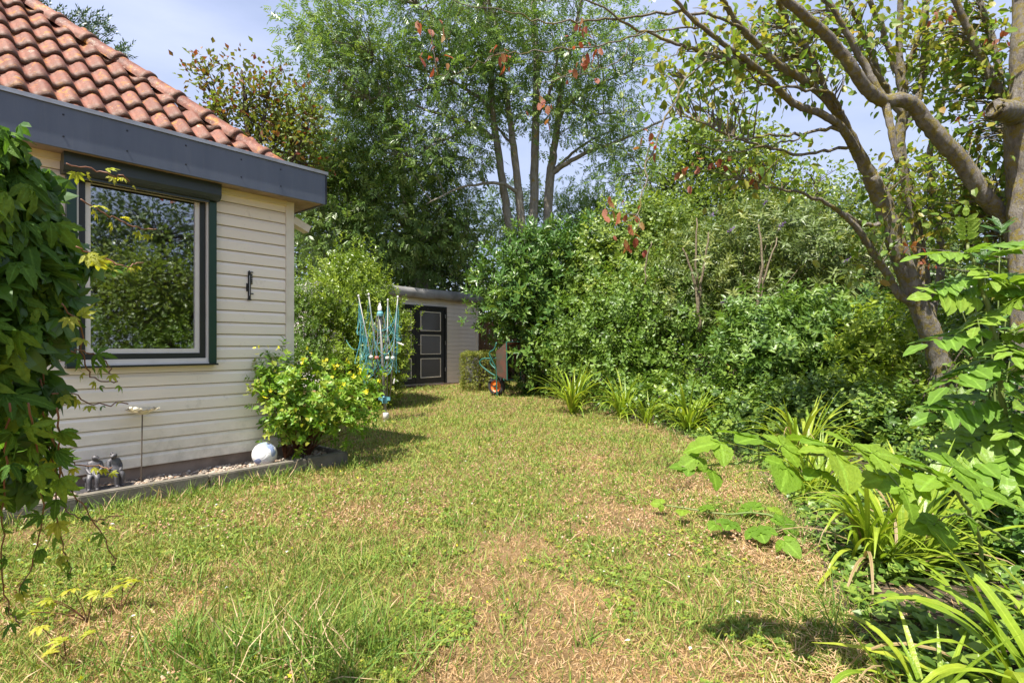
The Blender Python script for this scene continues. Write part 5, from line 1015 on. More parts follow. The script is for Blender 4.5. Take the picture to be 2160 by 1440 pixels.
# ------------------------------------------------------------------ hypericum beside the ball
hy = thing('hypericum_bush', 'round yellow flowering bush at the house corner behind the kerb', 'bush', HW(-0.02, 0.12, 0.05))
hb_ = Blobs([PB(650, 815, 85, 55, 5.35, .38), PB(600, 830, 55, 45, 5.2, .3), PB(720, 830, 65, 60, 5.45, .35), PB(660, 870, 90, 40, 5.25, .33), PB(575, 790, 28, 30, 5.25, .2), PB(770, 840, 28, 45, 5.5, .2), PB(560, 752, 14, 12, 5.25, .1), PB(640, 775, 60, 25, 5.5, .25), PB(725, 890, 50, 40, 5.35, .25), PB(640, 900, 70, 30, 5.15, .2)])
p, d, c, ct, o_ = clumps(hb_, 230, 4, 0.06, 63, lo=0.62, up=0.5, out=0.6, rnd=0.45)
hyl = leaf6(0.55, .14, .2); hyt = [shoot(hyl, 7, 0.48, 62, 0.12, k, opp=True) for k in range(3)]
put(foliage('foliage', LM['hyp'], hyt, p, d, o_, ct, 0.12, hy, 6)); mbx = MB(); r = np.random.RandomState(5)
stems(mbx, [HW(-0.15 + 0.04 * k, 0.10 + 0.05 * (k % 3), 0.05) for k in range(8)], c[r.permutation(len(c))[:80]], 0.006, 0.002, 6, 5, 0.45); put(mbx.build('stems', BK['redstem'], hy, True))
k = np.argsort(p[:, 1] - 0.3 * p[:, 2] + r.rand(len(p)) * 0.3)[:75]; kk = np.repeat(k, 4)[:300]
hm1 = [tmesh('leaf', leaf6(w_, .14, dr_), LM['hyp1']) for w_, dr_ in ((.55, .2), (.5, .3), (.62, .1))]
leaf_objects('leaf', hm1, p[kk] + r.normal(size=(300, 3)) * 0.035, nrm(d[kk] * .7 + r.normal(size=(300, 3)) * .7), o_[kk], 0.068, hy, 4)
flt = palmate(leaf2(0.55, .1, .2), 5, 288, 1.0, 0.25)
for k, q_ in enumerate([(575, 742, 5.2), (540, 745, 5.2), (648, 750, 5.4), (732, 765, 5.4), (755, 782, 5.4), (705, 780, 5.3), (768, 800, 5.4), (740, 800, 5.3), (560, 830, 5.0), (703, 797, 5.25), (770, 830, 5.35), (722, 826, 5.2), (640, 762, 5.4), (795, 812, 5.45), (690, 770, 5.4)]):
    one = MB(); n_ = 3; scatter(one, flt, P(q_[0], q_[1] - 6, q_[2] - 0.26) + r.normal(size=(n_, 3)) * 0.022, frames(nrm(r.normal(size=(n_, 3)) + (0, -.6, .8)), rdir(n_)), r.uniform(.022, .034, n_), r.rand(n_)); put(one.build('flower', LM['yellow'], hy))
# ------------------------------------------------------------------ Virginia creeper at the left
vy = thing('creeper', 'hanging creeper with five fingered leaves along the left picture edge', 'vine', (-1.55, 0.85, 0.0))
MT['post'] = paint('pergola_wood', (0.13, 0.085, 0.055), 0.85, 0.5, (0.06, 0.045, 0.03), bmp=0.5)
pg = thing('pergola', 'wooden pergola post and beam carrying the creeper, left of the frame', 'pergola', (-1.55, 0.85, 0.0))
MB().box(-0.05, 0.05, -0.30, -0.20, 0, 1.9).build('post', MT['post'], pg); MB().box(-0.06, 0.07, -1.9, -0.15, 1.9005, 2.0).build('beam', MT['post'], pg)
vl = leafS(0.38, 11, .14, .38, .13, .45); vl2 = leafS(0.33, 11, .2, .6, .12, .5)
vm = [tmesh('leaf', palmate(vl, 5, 190, 1, -0.35), LM['vine1']), tmesh('leaf', palmate(vl2, 5, 150, 1, -0.55), LM['vine1']), tmesh('leaf', palmate(vl, 3, 110, 1, -0.3), LM['vine1']), tmesh('leaf', palmate(vl2, 5, 230, 1, -0.15), LM['vine1'])]
vym = [tmesh('leaf', palmate(leafS(0.36, 7, .2, .3, .12), 5, 160, 1, -0.1), LM['young1'])]
r = np.random.RandomState(12); mbx = MB()
vb = Blobs([PB(-75, 265, 60, 60, 1.0, .10), PB(-50, 350, 70, 90, 1.05, .12), PB(-20, 440, 75, 90, 1.05, .12), PB(-10, 550, 75, 100, 1.05, .12), PB(-45, 690, 80, 110, 1.0, .12), PB(-120, 500, 80, 240, .95, .12), PB(-60, 830, 65, 80, 1.0, .10), PB(35, 510, 50, 80, 1.1, .10), PB(-5, 640, 70, 90, 1.05, .12), PB(-50, 930, 60, 80, 1.1, .09), PB(-20, 1010, 40, 60, 1.15, .07)])
vp, vo_ = vb.sample(299, 0.4, 1.0, 13, lump=.1, ground=False); dd = nrm(vo_ * 0.45 + np.array((0.30, -0.35, -0.75)) + r.normal(size=vp.shape) * 0.4)
leaf_objects('leaf', vm, vp, dd, nrm(vo_ + np.array((0.1, -0.8, 0.6))), 0.061, vy, 5, .42)
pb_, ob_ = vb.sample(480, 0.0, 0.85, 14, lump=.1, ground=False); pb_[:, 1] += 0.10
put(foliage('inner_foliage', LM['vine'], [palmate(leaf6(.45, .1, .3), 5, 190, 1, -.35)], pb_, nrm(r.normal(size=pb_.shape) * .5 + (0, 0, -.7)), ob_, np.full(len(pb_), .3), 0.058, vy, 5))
def trail(pts, leaves, size, young=0.0, rad=2.0, Y0=None, seed=1):
    rr = np.random.RandomState(seed); a = np.array([list(q_) + [rad * (1 - 0.6 * k / len(pts))] for k, q_ in enumerate(pts)]); ln = limb(mbx, a, 6, 5, 0.002, seed)
    for f_ in np.linspace(0.12, 0.98, leaves):
        i = min(int(f_ * (len(ln) - 1)), len(ln) - 2); tg = nrm(ln[i + 1] - ln[i]); dl = nrm(rr.normal(size=(1, 3)) * .6 + (0, -.2, -.6) + tg * .5)
        leaf_objects('leaf', vym if rr.rand() < young else vm, ln[i][None] + dl * 0.012, dl, nrm(np.array([(0, -.6, .8)]) + rr.normal(size=(1, 3)) * .4), size * (1.1 - 0.6 * f_), vy, seed + int(f_ * 50))
trail([(120, 860, 1.05), (125, 960, 1.15), (120, 1080, 1.25), (135, 1160, 1.3), (150, 1210, 1.3)], 9, 0.05, .1, 2.2, seed=1)
trail([(60, 850, 1.0), (80, 950, 1.1), (90, 1080, 1.2), (70, 1180, 1.25), (40, 1250, 1.25)], 10, 0.05, .1, 2.2, seed=2)
trail([(20, 850, 1.0), (10, 1000, 1.1), (5, 1150, 1.2), (15, 1270, 1.25), (40, 1315, 1.25)], 9, 0.045, .1, 2.2, seed=3)
trail([(85, 800, 1.1), (110, 920, 1.2), (140, 1020, 1.3), (190, 1085, 1.35), (240, 1180, 1.4), (235, 1185, 1.4)], 7, 0.04, .2, 1.8, seed=4)
trail([(90, 780, 1.1), (100, 900, 1.2), (130, 1060, 1.3), (165, 1090, 1.3), (210, 1095, 1.35), (258, 1085, 1.4)], 6, 0.035, .3, 1.5, seed=5)
trail([(90, 840, 1.1), (110, 930, 1.2), (155, 975, 1.25), (200, 983, 1.3), (235, 986, 1.3)], 7, 0.035, .4, 1.5, seed=6)
trail([(110, 830, 1.1), (150, 830, 1.2), (200, 852, 1.25), (270, 852, 1.3)], 6, 0.03, .6, 1.3, seed=7)
trail([(150, 740, 1.1), (190, 745, 1.15), (225, 765, 1.2), (235, 785, 1.2)], 5, 0.035, .3, 1.5, seed=8)
trail([(140, 345, 1.05), (200, 360, 1.1), (250, 370, 1.12), (275, 380, 1.15)], 7, 0.026, 1.0, 1.5, seed=9)
trail([(170, 420, 1.05), (220, 450, 1.1), (280, 478, 1.15), (330, 485, 1.18)], 7, 0.026, 1.0, 1.6, seed=10)
trail([(160, 520, 1.05), (215, 545, 1.1), (260, 560, 1.12), (300, 555, 1.15)], 7, 0.028, .8, 1.5, seed=11)
trail([(130, 640, 1.05), (170, 690, 1.1), (180, 760, 1.15), (200, 800, 1.2), (250, 805, 1.2)], 8, 0.03, .5, 1.5, seed=12)
g_ = np.array((-1.5, 0.9, 0.0))
for k in range(7): t_ = vp[r.randint(len(vp))]; mbx.tube(bez(g_ + (r.normal() * .03, r.normal() * .03, 0), (-1.5, .9, t_[2] * .9), t_, 9), np.linspace(0.008, 0.003, 9), 5)
put(mbx.build('stems', BK['vine'], vy, True))
# creeper seedlings in the lawn
for k, (px, py, nl_s, lb) in enumerate(((185, 1310, 6, 'bright yellow green creeper seedling in the lawn at lower left'), (140, 1395, 4, 'second creeper seedling nearest the lower left corner'), (255, 1290, 3, 'small creeper seedling right of the larger yellow green one'))):
    Y_ = F_PX * EYE / (py - HZ); b0 = np.array(((px - 1080) / F_PX * Y_, Y_, 0.0)); s_ = thing('creeper_seedling', lb, 'plant', b0); mbx = MB()
    for j in range(nl_s):
        e = b0 + np.array((r.normal() * .07, r.normal() * .05, r.uniform(.05, .15))); mbx.tube(bez(b0, (b0 + e) / 2 + (0, 0, .03), e, 5), .002, 4)
        leaf_objects('leaf', vym, e[None], nrm(np.array([(r.normal(), r.normal() - .5, .25)])), np.array([(0, -.2, 1.0)]), 0.062, s_, k * 10 + j)
    put(mbx.build('stems', BK['redstem'], s_))
# ------------------------------------------------------------------ brambles
bl_ = leafS(0.86, 13, .05, .14, .06, .44, .02); bl3 = leafS(0.80, 13, .08, .26, .07, .42, .03)
bmm = [tmesh('leaf', palmate(bl_, 3, 170, 1, -0.12), LM['bram1']), tmesh('leaf', palmate(bl3, 3, 190, 1, -0.25), LM['bram1']), tmesh('leaf', palmate(bl_, 5, 230, 1, -0.1), LM['bram1'])]
def bramble(label, cane, lv, size, seed, low=None):
    if low is not None:                                 # runner close to the ground: depth follows from its height
        cane = [(a_, b_, F_PX * (EYE - low * .7) / (b_ - HZ), r_) for a_, b_, _, r_ in cane]; lv = [(q_[0], q_[1], F_PX * (EYE - low) / (q_[1] - HZ)) + tuple(q_[3:]) for q_ in lv]
    r = np.random.RandomState(seed); base = P(*cane[0][:3]); t = thing('bramble', label, 'plant', (base[0], base[1], float(gz(base[0], base[1])))); mbx = MB(); ln = limb(mbx, cane, 8, 6, 0.003, seed)
    for (px, py, Y_, ax, ay, az, sc_, kind) in lv:
        q_ = P(px, py, Y_); a = ln[np.argmin(np.linalg.norm(ln - q_, axis=1))]; mbx.tube(bez(a, (a + q_) / 2 + (0, 0, .02), q_, 5), .0022, 4)
        leaf_objects('leaf', [bmm[kind]], q_[None], nrm(np.array([(ax, ay, az)])), np.array([(0.05, -1.7, .5)]), size * sc_, t, seed, .1)
    put(mbx.build('cane', BK['green'], t, True)); return t
bramble('arching bramble cane with large bright leaves above the strap leaf clump', [(2075, 1250, 2.3, 4), (2060, 1120, 2.15, 4), (1990, 1010, 2.0, 4), (1850, 965, 1.9, 3.6), (1700, 958, 1.85, 3), (1570, 975, 1.85, 2.5), (1440, 985, 1.85, 2)],
        [(1600, 925, 1.80, -.2, .3, .1, 1.0, 0), (1520, 935, 1.85, -.7, .1, .1, .8, 1), (1650, 940, 1.78, .6, .3, 0, .75, 0), (1660, 985, 1.75, -.3, -.6, -.2, .75, 0), (1720, 990, 1.75, .4, -.4, -.1, .6, 1), (1740, 935, 1.78, -.2, .5, .1, .9, 0), (1800, 940, 1.75, .4, .5, 0, 1.0, 0), (1760, 955, 1.7, 0, -.5, -.1, 1.0, 1),
         (1840, 955, 1.75, .7, .1, 0, .7, 0), (1470, 965, 1.85, -.7, -.2, -.2, .5, 1), (1455, 985, 1.85, -.6, .2, .1, .45, 0), (1500, 990, 1.85, .1, -.5, -.2, .5, 1), (1905, 1005, 1.8, -.6, .0, 0, .9, 2), (1960, 985, 1.8, -.1, .6, .1, 1.0, 0), (2010, 985, 1.8, .6, .3, 0, 1.0, 0), (1975, 1005, 1.75, .3, -.4, -.1, 1.0, 1), (2050, 1030, 1.85, .6, -.2, -.1, .9, 0), (1900, 1030, 1.75, .1, -.5, -.3, .7, 1)], 0.15, 71)
bramble('low bramble runner creeping onto the dry lawn', [(1800, 1190, 2.75, 3), (1720, 1130, 2.95, 2.5), (1620, 1085, 3.0, 2.4), (1520, 1082, 3.1, 2), (1400, 1065, 3.2, 1.5)],
        [(1395, 1062, 3.15, -.7, .2, .1, .7, 1), (1440, 1075, 3.1, -.2, -.5, .05, .8, 0), (1490, 1070, 3.1, .1, .6, .1, .7, 2), (1540, 1100, 3.0, -.2, -.3, 0, .95, 2), (1585, 1070, 3.0, 0, .5, .1, 1.05, 2), (1600, 1115, 2.9, -.1, -.5, -.05, 1.15, 2), (1655, 1105, 2.9, .3, .2, .05, 1.1, 2), (1510, 1105, 3.0, -.4, -.4, 0, .7, 0), (1655, 1140, 2.85, .1, -.5, -.1, 1.0, 1), (1635, 1080, 2.95, .5, .3, .1, .8, 0)], 0.125, 72, low=0.085)
bramble('single bramble leaf spray hanging over the strap leaves', [(2140, 1150, 2.2, 3), (2080, 1110, 2.1, 3), (2020, 1085, 2.0, 2.5), (1985, 1095, 1.95, 2)], [(1975, 1100, 1.92, -.1, -.35, -.1, 1.0, 0), (2040, 1090, 2.0, .5, .3, 0, .8, 1), (1970, 1105, 1.90, -.9, .15, -.1, .75, 0)], 0.125, 73)
# ------------------------------------------------------------------ strap leaf clumps
def strap(L, w_, bend, ns=9, twist=0.0, seed=0):
    r = np.random.RandomState(seed); V = []; p = np.zeros(3); a = math.radians(r.uniform(4, 10)); 
    for i in range(ns + 1):
        t = i / ns; hw = w_ / 2 * (min(1, 0.65 + t * 2) if t < .3 else 1) * (1 - max(0, (t - .5) / .5) ** 1.7 * 0.94)
        V += [(-hw, p[1], p[2] + hw * .45), (0, p[1], p[2]), (hw, p[1], p[2] + hw * .45)]
        p = p + np.array((0, math.sin(a), math.cos(a))) * L / ns; a += math.radians(bend) / ns * (0.4 + 1.4 * t)
    q = []
    for i in range(ns):
        b_ = i * 3; q += [(b_, b_ + 1, b_ + 4, b_ + 3), (b_ + 1, b_ + 2, b_ + 5, b_ + 4)]
    return np.array(V), [np.array(q)]
sm_ = [tmesh('leaf', strap(1, .034 + .01 * (k % 2), (25, 60, 95, 130, 40, 110)[k], seed=k), LM['strap1']) for k in range(6)]
MT['dry_strap'] = leafmat('dry_strap_leaf', (.17, .135, .08), (.21, .165, .10), (.12, .085, .05), .2, .6)
sdry = [tmesh('leaf', strap(1, .02, (120, 150)[k], seed=k + 9), MT['dry_strap']) for k in range(2)]
def clump(label, xy, n_, L, seed, tilt=0.35, lean=(0, 0), wsc=1.0, rad=0.08):
    r = np.random.RandomState(seed); t = thing('strap_leaf_clump', label, 'plant', gp(*xy), group='strap leaf clumps along the border')
    for k in range(n_):
        az = r.uniform(0, 6.28); l_ = L * r.uniform(.6, 1.15); dryl = r.rand() < .07
        M = Matrix.Translation((math.cos(az) * rad * r.rand(), math.sin(az) * rad * r.rand(), -0.01)) @ Matrix.Rotation(lean[0], 4, 'Y') @ Matrix.Rotation(lean[1], 4, 'X') @ Matrix.Rotation(az, 4, 'Z') @ Matrix.Rotation(-abs(r.normal()) * tilt, 4, 'X') @ Matrix.Diagonal((l_ * wsc, l_, l_, 1))
        link('leaf', (sdry if dryl else sm_)[r.randint(2 if dryl else 6)], t, M)
    return t
clump('tall strap leaf clump left of the snowberry, farthest along the border', (1.05, 9.25), 95, 0.95, 81, .35, wsc=.8)
clump('strap leaf clump at border edge, second farthest from the camera', (1.75, 8.6), 70, 0.8, 82, .42, wsc=.8)
clump('strap leaf clump at mid border in front of the low leafy plants', (2.35, 7.2), 75, 0.8, 83, .40, wsc=.85)
clump('sparse strap leaf clump behind the arching bramble', (2.75, 5.2), 70, 0.85, 84, .38, wsc=.85)
clump('big dense strap leaf clump under the bramble at lower right', (1.98, 2.85), 165, 0.66, 85, .45, (0, .10), 1.0, .2)
clump('dense strap leaf clump right of the big one, shaded by leaves', (2.35, 3.0), 55, 0.55, 86, .45, (0, 0), 1.0, .14)
clump('broad strap leaf clump in the bottom right corner', (1.62, 1.62), 38, 0.58, 87, .55, (-.1, .1), 1.45, .14)
clump('strap leaf clump nearest the camera at the bottom edge', (1.28, 1.72), 24, 0.36, 88, .5, (-.1, 0), 1.5, .10)
clump('strap leaf clump at the right picture edge, lowest', (1.95, 1.9), 34, 0.55, 89, .5, (0, 0), 1.3, .12)
clump('thin strap leaf clump in front of the laurel, near the wheelbarrow', (1.45, 10.6), 50, 0.6, 90, .45, wsc=.8)
clump('low strap leaf clump at border edge, between the two mid border clumps', (2.0, 8.0), 50, 0.65, 91, .5, wsc=.8)
clump('strap leaf clump right behind the low bramble runner', (2.25, 4.1), 80, 0.62, 92, .45, wsc=.95, rad=.15)
# ------------------------------------------------------------------ sapling with feathered leaves, right
sp = thing('sapling', 'sapling with feathered bright green leaves at right edge', 'plant', (2.72, 2.95, 0.0)); mbx = MB(); r = np.random.RandomState(19)
pl = leafS(0.52, 7, .10, .18, .07, .42, .02); pm_ = [tmesh('leaf', pinnate(pl, 5, .39, 64, .2, .16, seed=k), LM['rowan1']) for k in range(4)]
main = limb(mbx, [(2130, 1150, 2.95, 7), (2125, 1000, 2.95, 6.5), (2120, 900, 2.95, 6), (2108, 780, 2.95, 5.5), (2090, 680, 2.95, 5), (2060, 580, 2.95, 4), (2040, 515, 2.95, 3)], 6, 8, .003, 2)
side = limb(mbx, [(2128, 1050, 2.95, 5), (2160, 900, 3.0, 4.5), (2185, 780, 3.0, 4), (2190, 640, 3.0, 3)], 5, 7, .004, 3)
for (px, py, ax, ay, az, sc_) in ((2040, 515, -.2, -.2, .5, .55), (2050, 535, -.9, -.1, -.05, .95), (2045, 530, .8, -.2, .25, .85), (2062, 580, -1, -.1, -.25, 1.0), (2062, 585, .9, -.2, 0, 1.0), (2078, 630, -1, -.3, -.1, 1.15), (2078, 640, .9, -.3, .1, 1.1), (2092, 690, -1, -.1, -.15, 1.25), (2095, 700, .9, -.3, -.1, 1.0), (2104, 750, -1, -.3, -.05, 1.2),
        (2106, 770, .9, -.3, .1, 1.1), (2114, 840, -1, -.2, -.15, 1.35), (2114, 850, .9, -.3, .0, 1.1), (2120, 890, -1, -.2, -.35, 1.3), (2120, 900, .9, -.4, 0, 1.1), (2122, 940, -1, -.3, -.2, 1.35), (2124, 980, -.9, -.5, -.1, 1.2), (2124, 990, .8, -.5, 0, 1.1), (2128, 1050, -1, -.4, -.2, 1.1), (2185, 780, -.7, -.6, .3, 1.1), (2190, 690, -.6, -.6, .4, 1.1), (2170, 850, -.6, -.7, .2, 1.1), (2190, 640, -.8, -.3, .5, 1.0), (2130, 1090, -.5, -.8, -.1, 1.0), (2165, 900, -.3, -.9, 0, 1.0)):
    leaf_objects('leaf', pm_, P(px, py, 2.95)[None], nrm(np.array([(ax, ay, az + r.normal() * .12)])), np.array([(r.normal() * .4, -.7, .8)]), 0.31 * sc_, sp, px + py, .12)
    leaf_objects('leaf', pm_, P(px + 8, py + 22, 2.98)[None], nrm(np.array([(ax * .6 + r.normal() * .5, -.6 + r.normal() * .4, az - .1 + r.normal() * .2)])), np.array([(r.normal() * .4, -.9, .8)]), 0.25 * sc_, sp, px + py + 7, .2)
put(mbx.build('stem', BK['green'], sp, True))
ll_ = tmesh('leaf', shoot(leaf6(.34, .14, .12), 9, .8, 55, .05, 2), LM['laurel1'])
ls = thing('laurel_sapling', 'glossy dark laurel shoots behind the feathered sapling', 'plant', (3.15, 3.5, 0)); mbx = MB()
for k, (px, py) in enumerate(((2055, 640), (2075, 560), (2130, 610), (2010, 610), (2110, 500), (2090, 700), (2050, 760), (2140, 720), (2020, 860), (2075, 830), (2140, 850), (2100, 920))):
    q_ = P(px, py, 3.5); mbx.tube(bez((3.15, 3.5, 0), (3.1, 3.5, q_[2] * .6), q_, 8), np.linspace(.008, .003, 8), 5); leaf_objects('leaf_whorl', [ll_], q_[None], nrm(np.array([(r.normal() * .4, -.4, .9)])), np.array([(0, -1, .3)]), 0.17, ls, k)
put(mbx.build('stem', BK['green'], ls, True))
# ================================================================== lawn
def on_lawn(x, y, margin=0.0):
    rx, ry = x - CORNER[0], y - CORNER[1]; s_ = -(rx * U[0] + ry * U[1]); d_ = rx * NV[0] + ry * NV[1]
    ok = (d_ > 0.505) | (s_ < -0.36); sx, sy = x - SHR[0], y - SHR[1]
    ok &= ~((sx * NV[0] + sy * NV[1] < 0.30) & (-(sx * U[0] + sy * U[1]) > -0.3))
    return ok & (x < bed_x(y) + margin)
def dryness(x, y):
    D = -0.01 + 0.54 * vnoise(x, y, 0.75, 1) + 0.30 * vnoise(x, y, 0.28, 2) + 0.20 * vnoise(x, y, 0.11, 4)
    D = D + 0.15 * np.exp(-((x - 0.9) ** 2 / 0.7 + (y - 3.2) ** 2 / 2.0)) + 0.03 * np.exp(-((x + 0.2) ** 2 / 0.5 + (y - 2.4) ** 2 / 0.4)) - 0.17 * sstep((y - 4.2) / 3) - 0.05 * sstep((-x - 0.2) / 1.0) - 0.16 * np.exp(-((x + 1.1) ** 2 / 0.3 + (y - 6.3) ** 2 / 1.2))
    rx, ry = x - CORNER[0], y - CORNER[1]; d_ = rx * NV[0] + ry * NV[1]
    return D - 0.22 * np.exp(-np.maximum(d_ - 0.5, 0) / 0.25)
def lawn_points(N_, y0=1.45, y1=15.6, pw=-0.9, seed=1, margin=0.08):
    r = np.random.RandomState(seed); u = r.rand(N_); e = pw + 1; y = (y0 ** e + u * (y1 ** e - y0 ** e)) ** (1 / e)
    x = r.uniform(-1.02, 1.0, N_) * (y + 0.25); k = on_lawn(x, y, margin); return x[k], y[k], r
def blade_t(b1, b2):
    return np.array([(-.5, 0, 0), (.5, 0, 0), (-.38, .55, b1), (.38, .55, b1), (0, 1, b2)]), [np.array([(0, 1, 3, 2)]), np.array([(2, 3, 4)])]
MT['grass'] = None
m = leafmat('grass_blade', (0.1, .1, .1), (.1, .1, .1), (.1, .1, .1), 0.25, 0.6, 0.25)
rp = [x for x in m.node_tree.nodes if x.type == 'VALTORGB'][0]; e = rp.color_ramp.elements
for q_, (pos_, c_) in zip((e[0], e[1], e[2], e.new(.3), e.new(.75)), ((0.0, (.50, .36, .20)), (.5, (.33, .33, .075)), (1.0, (.085, .17, .03)), (.3, (.42, .29, .125)), (.75, (.18, .26, .045)))):
    pass
while len(e) > 1: e.remove(e[-1])
e[0].position = 0.0; e[0].color = (.60, .43, .26, 1)
for pos_, c_ in ((.28, (.50, .31, .15)), (.46, (.42, .33, .11)), (.62, (.28, .33, .07)), (.8, (.16, .27, .042)), (1.0, (.085, .165, .03))): q_ = e.new(pos_); q_.color = (*c_, 1)
MT['grass'] = m
mb = MB()
for T, N_, sd_ in ((blade_t(.12, .45), 150000, 1), (blade_t(.05, .15), 90000, 2), (blade_t(.25, .8), 130000, 3)):
    x, y, r = lawn_points(N_, seed=sd_); n_ = len(x); D = dryness(x, y)
    green = r.rand(n_) < np.clip(1.46 - 1.70 * D, 0.10, 0.93)
    tint = np.where(green, np.clip(r.normal(0.68, 0.13, n_), .4, 1), np.clip(r.normal(0.18, 0.13, n_), 0, .5))
    h = np.where(green, r.gamma(5, .0085, n_), r.gamma(4, .0075, n_)) * (1.15 - 0.5 * np.clip(D, 0, 1)) * (1 + 0.25 * (vnoise(x, y, .4, 6) > .62))
    lean_ = np.where(green, 0.75, 1.5); d = nrm(np.stack([r.normal(size=n_) * lean_, r.normal(size=n_) * lean_, np.full(n_, 1.0)], 1))
    d[:, 2] = np.abs(d[:, 2]); pos = np.stack([x, y, gz(x, y) - 0.004], 1); w_ = (np.where(green, .0026, .0017) + 0.00085 * y) * r.uniform(.7, 1.3, n_)
    scatter(mb, T, pos, frames(d, rdir(n_)), np.stack([w_, h, h], 1), tint)
o = mb.build('lawn_grass', MT['grass']); tag(o, 'patchy dry lawn of short straw coloured and green grass', 'grass', kind='stuff')
# clover and other flat leaves
mb = MB(); x, y, r = lawn_points(90000, seed=5); D = vnoise(x, y, .33, 9) * .6 + vnoise(x, y, .12, 10) * .4; k = (D > .52) & (dryness(x, y) < .66); x, y = x[k], y[k]; n_ = len(x)
d = nrm(np.stack([r.normal(size=n_), r.normal(size=n_), np.abs(r.normal(size=n_)) * .25], 1)); sc_ = r.uniform(.010, .022, n_) * (1 + .08 * y)
scatter(mb, palmate(leaf2(.85, .05, .1), 3, 240, .8, .05), np.stack([x, y, gz(x, y) + r.uniform(.006, .03, n_)], 1), frames(d, nrm(np.stack([r.normal(size=n_) * .35, r.normal(size=n_) * .35, np.ones(n_)], 1))), sc_, np.clip(r.normal(.5, .25, n_), 0, 1))
m = leafmat('clover_leaf', (.06, .12, .022), (.12, .19, .03), (.24, .26, .04), .3); o = mb.build('clover', m); tag(o, 'low clover leaves spread through the lawn', 'clover', kind='stuff')
# clover heads, tan and white, and yellow flowers
m, n, b = newmat('clover_head'); at = N(n, 'Attribute', attribute_name='tint').outputs['Fac']
n.links.new(ramp(n, [(0, (.36, .19, .10)), (.5, (.46, .28, .16)), (.85, (.52, .40, .29)), (1, (.62, .55, .48))], at), b.inputs['Base Color']); b.inputs['Roughness'].default_value = .9
mb = MB(); x, y, r = lawn_points(9000, y1=9.5, seed=6, pw=-.4); D = vnoise(x, y, .9, 14) + .35 * np.exp(-((x - .1) ** 2 / 1.2 + (y - 5.0) ** 2 / 2.5)); k = D > .60; x, y = x[k][:3800], y[k][:3800]; n_ = len(x)
scatter(mb, (ICO_V[:, :], [ICO_F]), np.stack([x, y, gz(x, y) + r.uniform(.02, .05, n_)], 1), frames(rdir(n_), rdir(n_)), r.uniform(.0045, .0085, n_), np.clip(r.beta(1.6, 2.6, n_), 0, 1))
o = mb.build('clover_heads', m); tag(o, 'faded tan and white clover heads dotted over the lawn', 'flowers', kind='stuff')
mb = MB(); x, y, r = lawn_points(260, y1=8, seed=7, pw=-.2); k = vnoise(x, y, .8, 15) > .42; x, y = x[k], y[k]; n_ = len(x)
scatter(mb, flt, np.stack([x, y, gz(x, y) + .04], 1), frames(nrm(r.normal(size=(n_, 3)) * .4 + (0, 0, 1)), rdir(n_)), r.uniform(.008, .013, n_), r.rand(n_)); o = mb.build('yellow_flowers', LM['yellow']); tag(o, 'tiny yellow flowers scattered in the grass', 'flowers', kind='stuff')
# longer grass tufts
mb = MB(); r = np.random.RandomState(31); tf = []
def tuft(px, py, n_, h, spread=.05):
    Y_ = F_PX * EYE / (py - HZ); tf.append(((px - 1080) / F_PX * Y_, Y_, n_, h, spread))
for a in ((560, 1400, 110, .25, .08), (640, 1370, 100, .27, .07), (480, 1420, 90, .25, .08), (740, 1390, 100, .25, .08), (330, 1395, 60, .2, .08), (800, 1330, 60, .18, .07), (690, 1430, 90, .24, .08), (420, 1400, 60, .22, .07), (850, 1400, 50, .2, .07), (420, 1330, 30, .18, .05), (580, 1300, 25, .15, .05), (240, 1080, 26, .13, .05), (960, 1110, 55, .13, .05), (930, 1160, 40, .09, .06), (1090, 1130, 40, .10, .07), (1180, 1135, 26, .10, .05), (1350, 1055, 50, .07, .06), (1240, 1360, 22, .12, .03), (1080, 1280, 18, .1, .04), (1500, 1300, 22, .14, .05), (1540, 1250, 12, .1, .03), (1690, 1310, 20, .1, .05), (760, 1210, 30, .14, .06), (640, 1180, 24, .12, .06), (520, 1160, 24, .12, .06), (700, 1270, 30, .14, .06), (830, 1040, 20, .08, .05), (1200, 1020, 24, .06, .06), (400, 1230, 20, .14, .05), (150, 1420, 20, .12, .06), (560, 1250, 22, .15, .05)): tuft(*a)
for k in range(46):
    s_ = r.uniform(-.35, 3.0); q_ = HW(s_, .5 + abs(r.normal()) * .10 + .02); tf.append((q_[0], q_[1], r.randint(8, 22), r.uniform(.08, .17), .05))
for k in range(90):
    x, y, _ = lawn_points(3, y1=11, seed=100 + k, pw=-.1)
    if len(x): tf.append((x[0], y[0], r.randint(6, 18), r.uniform(.05, .11), .05))
for k in range(70):
    y = r.uniform(1.9, 13); tf.append((bed_x(y) + r.normal() * .06, y, r.randint(8, 20), r.uniform(.08, .2), .06))
for (x0, y0, n_, h, sp_) in tf:
    for T in (blade_t(.2, .75), blade_t(.08, .3)):
        m_ = n_ // 2 + 1; p = np.array((x0, y0, float(gz(x0, y0)))) + np.stack([r.normal(size=m_) * sp_, r.normal(size=m_) * sp_, np.full(m_, -.004)], 1)
        d = nrm(np.stack([r.normal(size=m_) * .5, r.normal(size=m_) * .5, np.ones(m_)], 1)); hh = h * r.uniform(.5, 1.2, m_); w_ = np.full(m_, .0042 + .0006 * y0)
        scatter(mb, T, p, frames(d, rdir(m_)), np.stack([w_, hh, hh], 1), np.clip(r.normal(.80, .12, m_), 0, 1) * (r.rand(m_) > .12))
o = mb.build('long_grass', MT['grass']); tag(o, 'longer green grass tufts in the lawn and along the kerb', 'grass', kind='stuff')
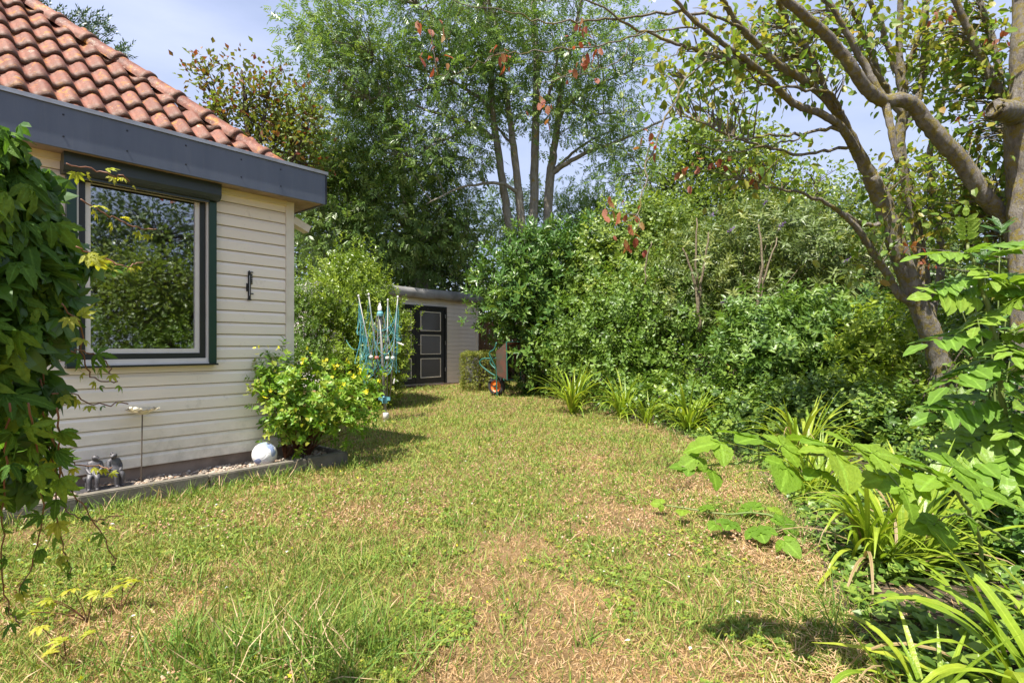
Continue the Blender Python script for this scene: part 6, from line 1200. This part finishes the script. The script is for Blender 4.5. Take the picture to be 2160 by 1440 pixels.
# leaf litter, dry stalks and ivy at the border edge
mb = MB(); r = np.random.RandomState(41); n_ = 9000; y = 1.5 + 8 * r.rand(n_) ** 1.6; x = bed_x(y) + r.normal(.12, .28, n_); pos = np.stack([x, y, gz(x, y) + .012 + .02 * r.rand(n_)], 1)
d = nrm(np.stack([r.normal(size=n_), r.normal(size=n_), r.normal(size=n_) * .15], 1)); L_ = r.uniform(.02, .10, n_); scatter(mb, blade_t(.03, .05), pos, frames(d, np.tile((0., 0, 1), (n_, 1))), np.stack([np.full(n_, .004), L_, L_], 1), np.clip(r.normal(.12, .12, n_), 0, .4))
o = mb.build('dry_litter', MT['grass']); tag(o, 'dry straw and dead stalks lying along the border edge', 'litter', kind='stuff')
mb = MB(); n_ = 15000; y = 1.4 + 8.5 * r.rand(n_) ** 1.3; x = bed_x(y) + .06 + np.abs(r.normal(0, .7, n_)); k = vnoise(x, y, .3, 21) > .28; x, y = x[k], y[k]; n_ = len(x)
d = nrm(np.stack([r.normal(size=n_), r.normal(size=n_) - .4, r.normal(size=n_) * .35 + .1], 1)); scatter(mb, leaf4(.98, .06, .15, .35), np.stack([x, y, gz(x, y) + r.uniform(.02, 1, n_) * (.06 + .22 * sstep((x - bed_x(y)) / .6) * vnoise(x, y, .35, 22))], 1), frames(d, nrm(np.stack([r.normal(size=n_) * .3, r.normal(size=n_) * .3 - .3, np.ones(n_)], 1))), r.uniform(.03, .06, n_), r.rand(n_))
o = mb.build('ivy_carpet', LM['under']); tag(o, 'ivy and small leaves carpeting the soil of the border', 'ivy', kind='stuff')
mb = MB(); x, y, r = lawn_points(40, y1=6, seed=51, pw=-.3); n_ = len(x); d = nrm(np.stack([r.normal(size=n_), r.normal(size=n_), r.normal(size=n_) * .1], 1))
scatter(mb, leaf2(.6, .1, .1), np.stack([x, y, gz(x, y) + .03], 1), frames(d, np.tile((0., 0, 1), (n_, 1))), r.uniform(.012, .028, n_), r.uniform(.75, 1, n_)); m, n, b = newmat('fallen_petal'); b.inputs['Base Color'].default_value = (.75, .72, .70, 1); o = mb.build('fallen_petals', m); tag(o, 'pale fallen petals scattered on the grass', 'petals', kind='stuff')
mbx = MB(); Y_ = 2.6; limb(mbx, [(1578, 1205, 2.75, 1.8), (1588, 1255, 2.55, 2.2), (1592, 1290, 2.4, 2.2), (1600, 1322, 2.26, 1.4)], 4, 5, .002, 3); o = mbx.build('stick', BK['twig']); tag(o, 'thin pale stick lying on the dry lawn at lower right', 'stick')
